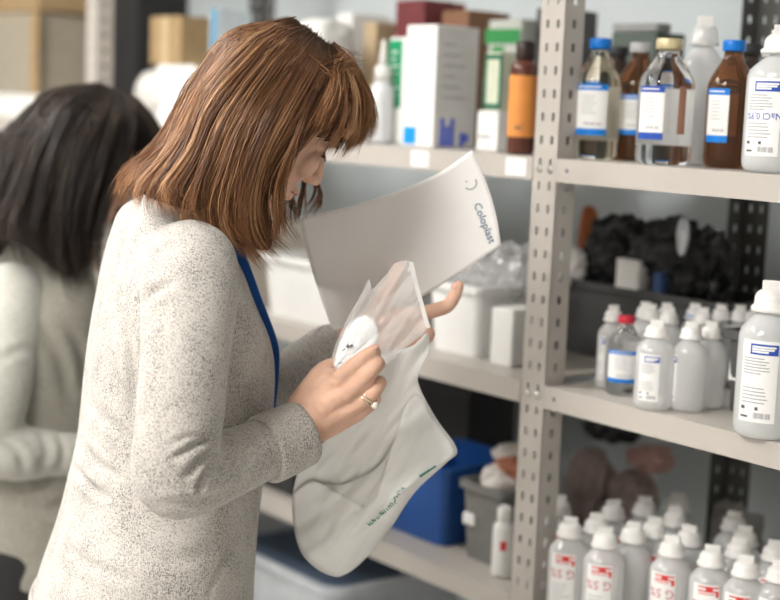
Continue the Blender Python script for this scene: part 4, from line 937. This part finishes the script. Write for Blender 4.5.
def film_hit(objs, px, py, off=.001):
    best = None
    for o in objs:
        if o.name not in _bvh: _bvh[o.name] = BVHTree.FromPolygons([v_.co for v_ in o.data.vertices], [tuple(p_.vertices) for p_ in o.data.polygons])
        h = _bvh[o.name].ray_cast(Vector(CAM), Vector(ray(px, py)).normalized())
        if h[0] is not None and (best is None or h[0].y < best): best = h[0].y
    return (best if best else 1.87) - off
_bvh = {}
def pseudo(p0, p1, h, seed, Yf, w_=.9, n=14):         # a line of print too small to read
    r = random.Random(seed); p0, p1 = np.array(p0, float), np.array(p1, float); d = (p1 - p0) / n; up = np.array([d[1], -d[0]]); up /= np.linalg.norm(up); out = []
    for k in range(n):
        if r.random() < .08: continue
        a = p0 + d * k; out.append(seg_px([a, a + up * h * r.uniform(.6, 1)], w_, Yf))
        if r.random() < .8: out.append(seg_px([a + up * h * r.choice((.05, .5, .9)), a + d * .75 + up * h * r.choice((.1, .5, .9))], w_, Yf))
    return join(*out)
def Yed(x, y): return film_hit((bp_, fp_), x, y)
for pv in (pseudo((370, 526), (398, 502), 4.2, 1, Yed, 1.0, 14), pseudo((396, 500), (406, 488), 4, 3, Yed, .9, 5), join(pseudo((421, 477), (432, 470), 2.6, 2, Yed, 1.6, 4), seg_px([(421, 476), (436, 466)], 1.8, Yed))):
    local(tag(mk('print', pv, inkgreen, None), kind='stuff'), bag)
# white sheet pouch behind
wv = waves(9, 5, .02)
def Ysh(x, y): return 1.974 + .014 * math.sin((x - 300) / 200 * math.pi) + .003 * wv(x, y) - .012 * max(0, (x - 440) / 60) ** 2 - .055 * max(0, min(1, (y - 285) / 40)) * max(0, min(1, (385 - x) / 45))
top = catmull([(299, 217), (350, 206), (400, 190), (440, 172), (472, 150)], 41); bot = catmull([(333, 331), (372, 319), (412, 302), (456, 276), (501, 245)], 41)
v = []; f = []
for j in range(25):
    q = j / 24; row = top * (1 - q) + bot * q; row = row + np.array([[-3 * math.sin(q * math.pi) * (1 - k / 40) + 5 * math.sin(q * math.pi) * (k / 40), 0] for k in range(41)])
    v += [un(p[0], p[1], Ysh(*p)) for p in row]
for j in range(24):
    for k in range(40): a = j * 41 + k; f.append((a, a + 1, a + 42, a + 41))
sheet = empty('plastic_pouch', un(333, 331, 1.974), 0, 'flat white pouch sheet held up behind the clear bag', 'pouch')
thick(local(mk('sheet', (v, f), film_s, None, True), sheet), .0006)
d_ = np.array([18., 44.]); d_ /= np.linalg.norm(d_); u_ = np.array([d_[1], -d_[0]])
tv, tf = text2d('Coloplast', 11.)
tp = [np.array([484.5, 223.]) + d_ * x + u_ * y for x, y in tv]
local(mk('word_print', ([un(p[0], p[1], Ysh(*p) - .0012) for p in tp], tf), inkteal, None), sheet)
arc = [np.array([470., 183]) + 6.5 * np.array([math.cos(a), math.sin(a)]) for a in np.linspace(-.6, 2.3, 10)]
local(mk('logo_print', join(seg_px(arc, 1.1, lambda x, y: Ysh(x, y) - .0012), seg_px([(466, 181), (467, 182.3)], 1.2, lambda x, y: Ysh(x, y) - .0012)), mat('ink_slate_grey', (.22, .26, .33), .6), None), sheet)
# crinkled clear bag in the right hand
wc1 = waves(22, 6, .09); _k1 = waves(41, 9, 1.); _k2 = waves(42, 9, 1.)
def rc1(x, y):                               # long irregular crinkles running up the bag
    a = .60 * x - .80 * y; b = .80 * x + .60 * y
    return 1.2 * (1 - 2 * abs(_k1(b * .16, a * .022))) * .8 + .8 * _k2(b * .33, a * .05)
def Ycl(x, y): return 1.824 + max(0, min(1, (372 - y) / 108)) * .072
out_c = [(334, 373), (331, 362), (337, 341), (347, 319), (358, 300), (363, 291), (369, 279), (372, 289), (380, 281), (388, 272), (395, 263), (403, 261), (411, 263), (415, 280), (421, 303), (428, 327), (418, 338), (402, 350), (390, 361), (382, 370), (368, 375), (352, 377), (342, 378)]
cb_ = empty('clear_bag', un(338, 376, 1.824), 0, 'crinkled clear plastic bag pinched in the ringed right hand', 'bag')
def Yc_f(x, y, r=1): return Ycl(x, y) - .011 * math.sqrt(max(0, 1 - r ** 2)) * (.4 + .6 * max(0, min(1, (362 - y) / 30))) + (.009 * rc1(x, y) + .003 * wc1(x, y)) * (.35 + .65 * max(0, min(1, (362 - y) / 30)))
def Yc_b(x, y, r=1): return Ycl(x, y) + .002 + .008 * math.sqrt(max(0, 1 - r ** 2)) * (.4 + .6 * max(0, min(1, (362 - y) / 30))) + .005 * rc1(x + 30, y + 10) * (.3 + .7 * max(0, min(1, (362 - y) / 30)))
ff_ = local(mk('front_film', ring_sheet(out_c, (378, 322), Yc_f, 30, 150), film_c, None, True), cb_)
local(mk('back_film', ring_sheet(out_c, (378, 322), Yc_b, 24, 120), film_c, None, True), cb_)
zs = [(411, 262), (416, 284), (422, 306), (428, 328)]
local(mk('zip_strip', ribbon([un(x, y, Ycl(x, y) - .004) for x, y in zs], un(420, 300, 1.87) - un(412, 300, 1.87), .0055, .0006), mat('zip_plastic', (.85, .84, .82), .3, transl=.3), None), cb_)
pc = empty('dressing', un(340, 374, 1.824), 0, 'white folded dressing with small dark print inside the clear bag', 'dressing')
out_p = [(337, 371), (335, 360), (340, 343), (349, 325), (357, 317), (368, 316), (376, 324), (378, 338), (372, 348), (362, 360), (348, 372)]
def Yp(x, y, r=1): return Ycl(x, y) + .001 - .004 * math.sqrt(max(0, 1 - r ** 2)) + .002 * wc1(x + 9, y)
thick(local(mk('pad', ring_sheet(out_p, (357, 342), Yp, 14, 60), mat('dressing_white', (.90, .91, .92), .5, var=.02), None, True), pc), .002)
def Ypr(x, y): return film_hit((ff_,), x, y, .0008)
for a, b, w_ in (((346.5, 347.5), (349, 344.8), 2.6), ((350, 347.2), (352.5, 344.6), 2.6), ((340, 352), (345, 349), .9), ((338, 363.5), (342, 362.5), 1.)):
    local(mk('print_mark', seg_px([a, b], w_, Ypr), inkdark, None), pc)

# ------------------------------------------------------------------ the dark haired woman behind
Y2 = 2.5; HC2 = un(86, 158, Y2); fr2 = Frame(HC2, math.radians(40))
hp2, HT2 = head_parts(HC2, fr2, math.radians(28), .97)
rows2 = [(-75, 640, 110, 650, .2), (-72, 556, 100, 575, .195), (-66, 500, 112, 515, .185), (-60, 440, 114, 458, .165), (-55, 380, 116, 400, .16), (-50, 330, 116, 355, .165), (-38, 290, 110, 318, .165), (-18, 262, 102, 286, .14), (8, 244, 94, 262, .08), (20, 234, 92, 250, .058)]
arm2 = [(12, 300, 2.40, .062), (6, 335, 2.365, .058), (-4, 395, 2.33, .053), (-12, 438, 2.32, .050), (12, 452, 2.33, .046), (45, 452, 2.37, .043), (80, 454, 2.40, .040), (104, 454, 2.425, .034)]
arm2f = [(80, 300, 2.63, .058), (95, 360, 2.66, .052), (105, 425, 2.67, .048), (125, 440, 2.66, .044), (150, 440, 2.6, .036)]
p2, r2 = W3(arm2); p2f, r2f = W3(arm2f)
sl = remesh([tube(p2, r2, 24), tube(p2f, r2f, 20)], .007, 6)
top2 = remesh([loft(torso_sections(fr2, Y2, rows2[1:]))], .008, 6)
folds(top2, [([(40, 330), (60, 360), (70, 400)], .008, 6, 0, 3), ([(60, 320), (80, 350), (84, 390)], .006, 5, 0, 3), ([(20, 500), (50, 510), (80, 500)], .006, 6, 0, 3)])
folds(sl, [([(0, 440), (20, 455), (24, 470)], .006, 4, 0, 3), ([(40, 430), (46, 450), (42, 470)], .004, 4, 0, 3), ([(60, 436), (64, 452), (60, 470)], .004, 3, 0, 3), ([(0, 360), (20, 350), (36, 352)], .004, 4, 0, 3)])
hip2 = (un(-75, 640, Y2) + un(110, 650, Y2)) / 2; legs2 = []; leg2p = []
for s in (1, -1):
    h_ = hip2 + fr2.R * .085 * s; h_[2] = .80; kn = np.array([h_[0], h_[1], .44]); an = np.array([h_[0] - fr2.F[0] * .03, h_[1] - fr2.F[1] * .03, .09])
    legs2.append(tube([h_, kn, an], [.07, .046, .032], 14)); leg2p.append(tube([h_, (h_ + kn) / 2, kn, (kn + an) / 2, an], [.105, .088, .066, .062, .055], 18))
    legs2.append(tube([an, an + fr2.F * .06 - np.array([0, 0, .045]), an + fr2.F * .13 - np.array([0, 0, .06])], [.03, .028, .02], 12))
c2 = lambda L_: tube([un(*q[:3]) for q in L_], [q[3] for q in L_], 12)
hand2 = [c2([(100, 454, 2.42, .026), (112, 455, 2.43, .026), (122, 455, 2.44, .024)])] + [c2([(118, 448 + 5 * k, 2.44, .014), (136, 446 + 6 * k, 2.455, .0105), (146, 450 + 6 * k, 2.465, .0085)]) for k in range(4)] + [c2([(108, 445, 2.43, .014), (122, 436, 2.44, .011), (134, 434, 2.45, .009)])]
hand2 += [c2([(150, 440, 2.6, .026), (168, 444, 2.57, .026)])] + [c2([(164, 436 + 5 * k, 2.575, .014), (180, 440 + 5 * k, 2.55, .010), (186, 446 + 5 * k, 2.54, .0085)]) for k in range(4)] + [c2([(158, 434, 2.58, .013), (172, 426, 2.56, .0095)])]
b2 = remesh(hp2 + [tube([HT2(-.03, 0, -.045), HT2(-.035, 0, -.085), un(62, 245, Y2), un(58, 275, Y2)], [.052, .05, .055, .062], 20), loft(torso_sections(fr2, Y2, rows2[1:-1], k=.86)), tube(p2, [r * .62 for r in r2[:-1]] + [.027], 16), tube(p2f, [r * .62 for r in r2f[:-1]] + [.027], 16)] + hand2 + legs2, .0042, 3)
P2 = link('person', b2, None, mat('skin_warm', (.55, .30, .20), .5, var=.08, scale=45, sss=.1), True); tag(P2, 'dark haired woman in a loose pale grey top standing behind on the left', 'person', 'women at the shelves')
link('top', top2, P2, knit('shaded_knit', (.30, .29, .25), (.22, .21, .18), 200, .3, .7, .3), True); link('sleeves', sl, P2, knit('lit_knit', (.54, .54, .49), (.42, .42, .38), 160, .3, .7, .4), True)  # one garment: sleeves coloured lighter as if lit, torso darker as if shaded
link('trousers', remesh(leg2p + [ellipsoid(tuple(hip2 + np.array([0, 0, .03])), (.16, .16, .13))], .01, 4), P2, pants_m, True)
for s in (1, -1):
    an = hip2 + fr2.R * .085 * s - fr2.F * .03; q = lambda f_, z_: np.array([an[0] + fr2.F[0] * f_, an[1] + fr2.F[1] * f_, z_])
    link('shoe', remesh([tube([q(-.05, .045), q(.03, .045), q(.12, .038), q(.17, .032)], [.042, .043, .040, .028], 16)], .007, 2), P2, shoe_m, True)
near2 = [[(120, 95, .005), (138, 122, .070), (126, 160, .084), (104, 205, .085), (92, 245, .085), (90, 284, .08)], [(113, 91, .005), (112, 120, .078), (96, 165, .098), (80, 215, .10), (73, 258, .097), (72, 296, .09)],
 [(106, 89, .005), (84, 114, .07), (66, 156, .092), (54, 208, .1), (50, 252, .1), (60, 290, .1)], [(99, 87, .004), (64, 104, .05), (38, 146, .066), (22, 196, .076), (12, 228, .08), (20, 258, .085)], [(94, 86, 0), (52, 98, 0), (22, 140, 0), (4, 190, .005), (-6, 226, .01), (-8, 254, .02)]]
N2 = [np.array([fr2.hp(*q) for q in g]) for g in near2]; F2 = [fr2.mirror(g) for g in reversed(N2[:-1])]
ban2 = [[(121, 96, .005), (134, 116, .06), (142, 142, .07), (138, 168, .07)], [(120, 93, .004), (138, 108, .03), (153, 134, .036), (150, 164, .038)], [(118, 91, 0), (140, 103, 0), (158, 132, 0), (156, 160, 0)]]
B2 = [np.array([fr2.hp(*q) for q in g]) for g in ban2]; B2f = [fr2.mirror(g) for g in reversed(B2[:-1])]
def col2(s, t, c, g, lift):
    x = .6 * stre[(c * 7) % 80] + .4 * g.random(); return np.repeat((np.array([.016, .011, .009]) + np.array([.085, .060, .045]) * x ** 2)[None], len(t), 0)
push2 = pusher(HT2, 1.03)
hair_object('hair', [hair_strands(np.array(N2 + F2), HC2, 3200, .0011, 13, col2, thick=.016, clumps=60, push=push2, tipoff=.014, cut=(.66, 1.), frizz=.003, dark=(.014, .010, .009)), hair_strands(np.array(B2 + B2f), HC2, 900, .001, 14, col2, thick=.01, clumps=30, push=push2, shell_off=.006, dark=(.014, .010, .009)), scalp(HT2, 1., (.014, .010, .009))], hair_d, P2)
for s in (1, -1):
    mk('eyebrow', tube([HT2(.0805, .046 * s, .022), HT2(.088, .034 * s, .026), HT2(.0885, .018 * s, .023)], [.001, .002, .0018], 8), lashm, P2)
    mk('eyelash', tube([HT2(.079, .044 * s, -.004), HT2(.0835, .034 * s, -.0075), HT2(.083, .022 * s, -.006)], [.001, .0015, .001], 8), lashm, P2)
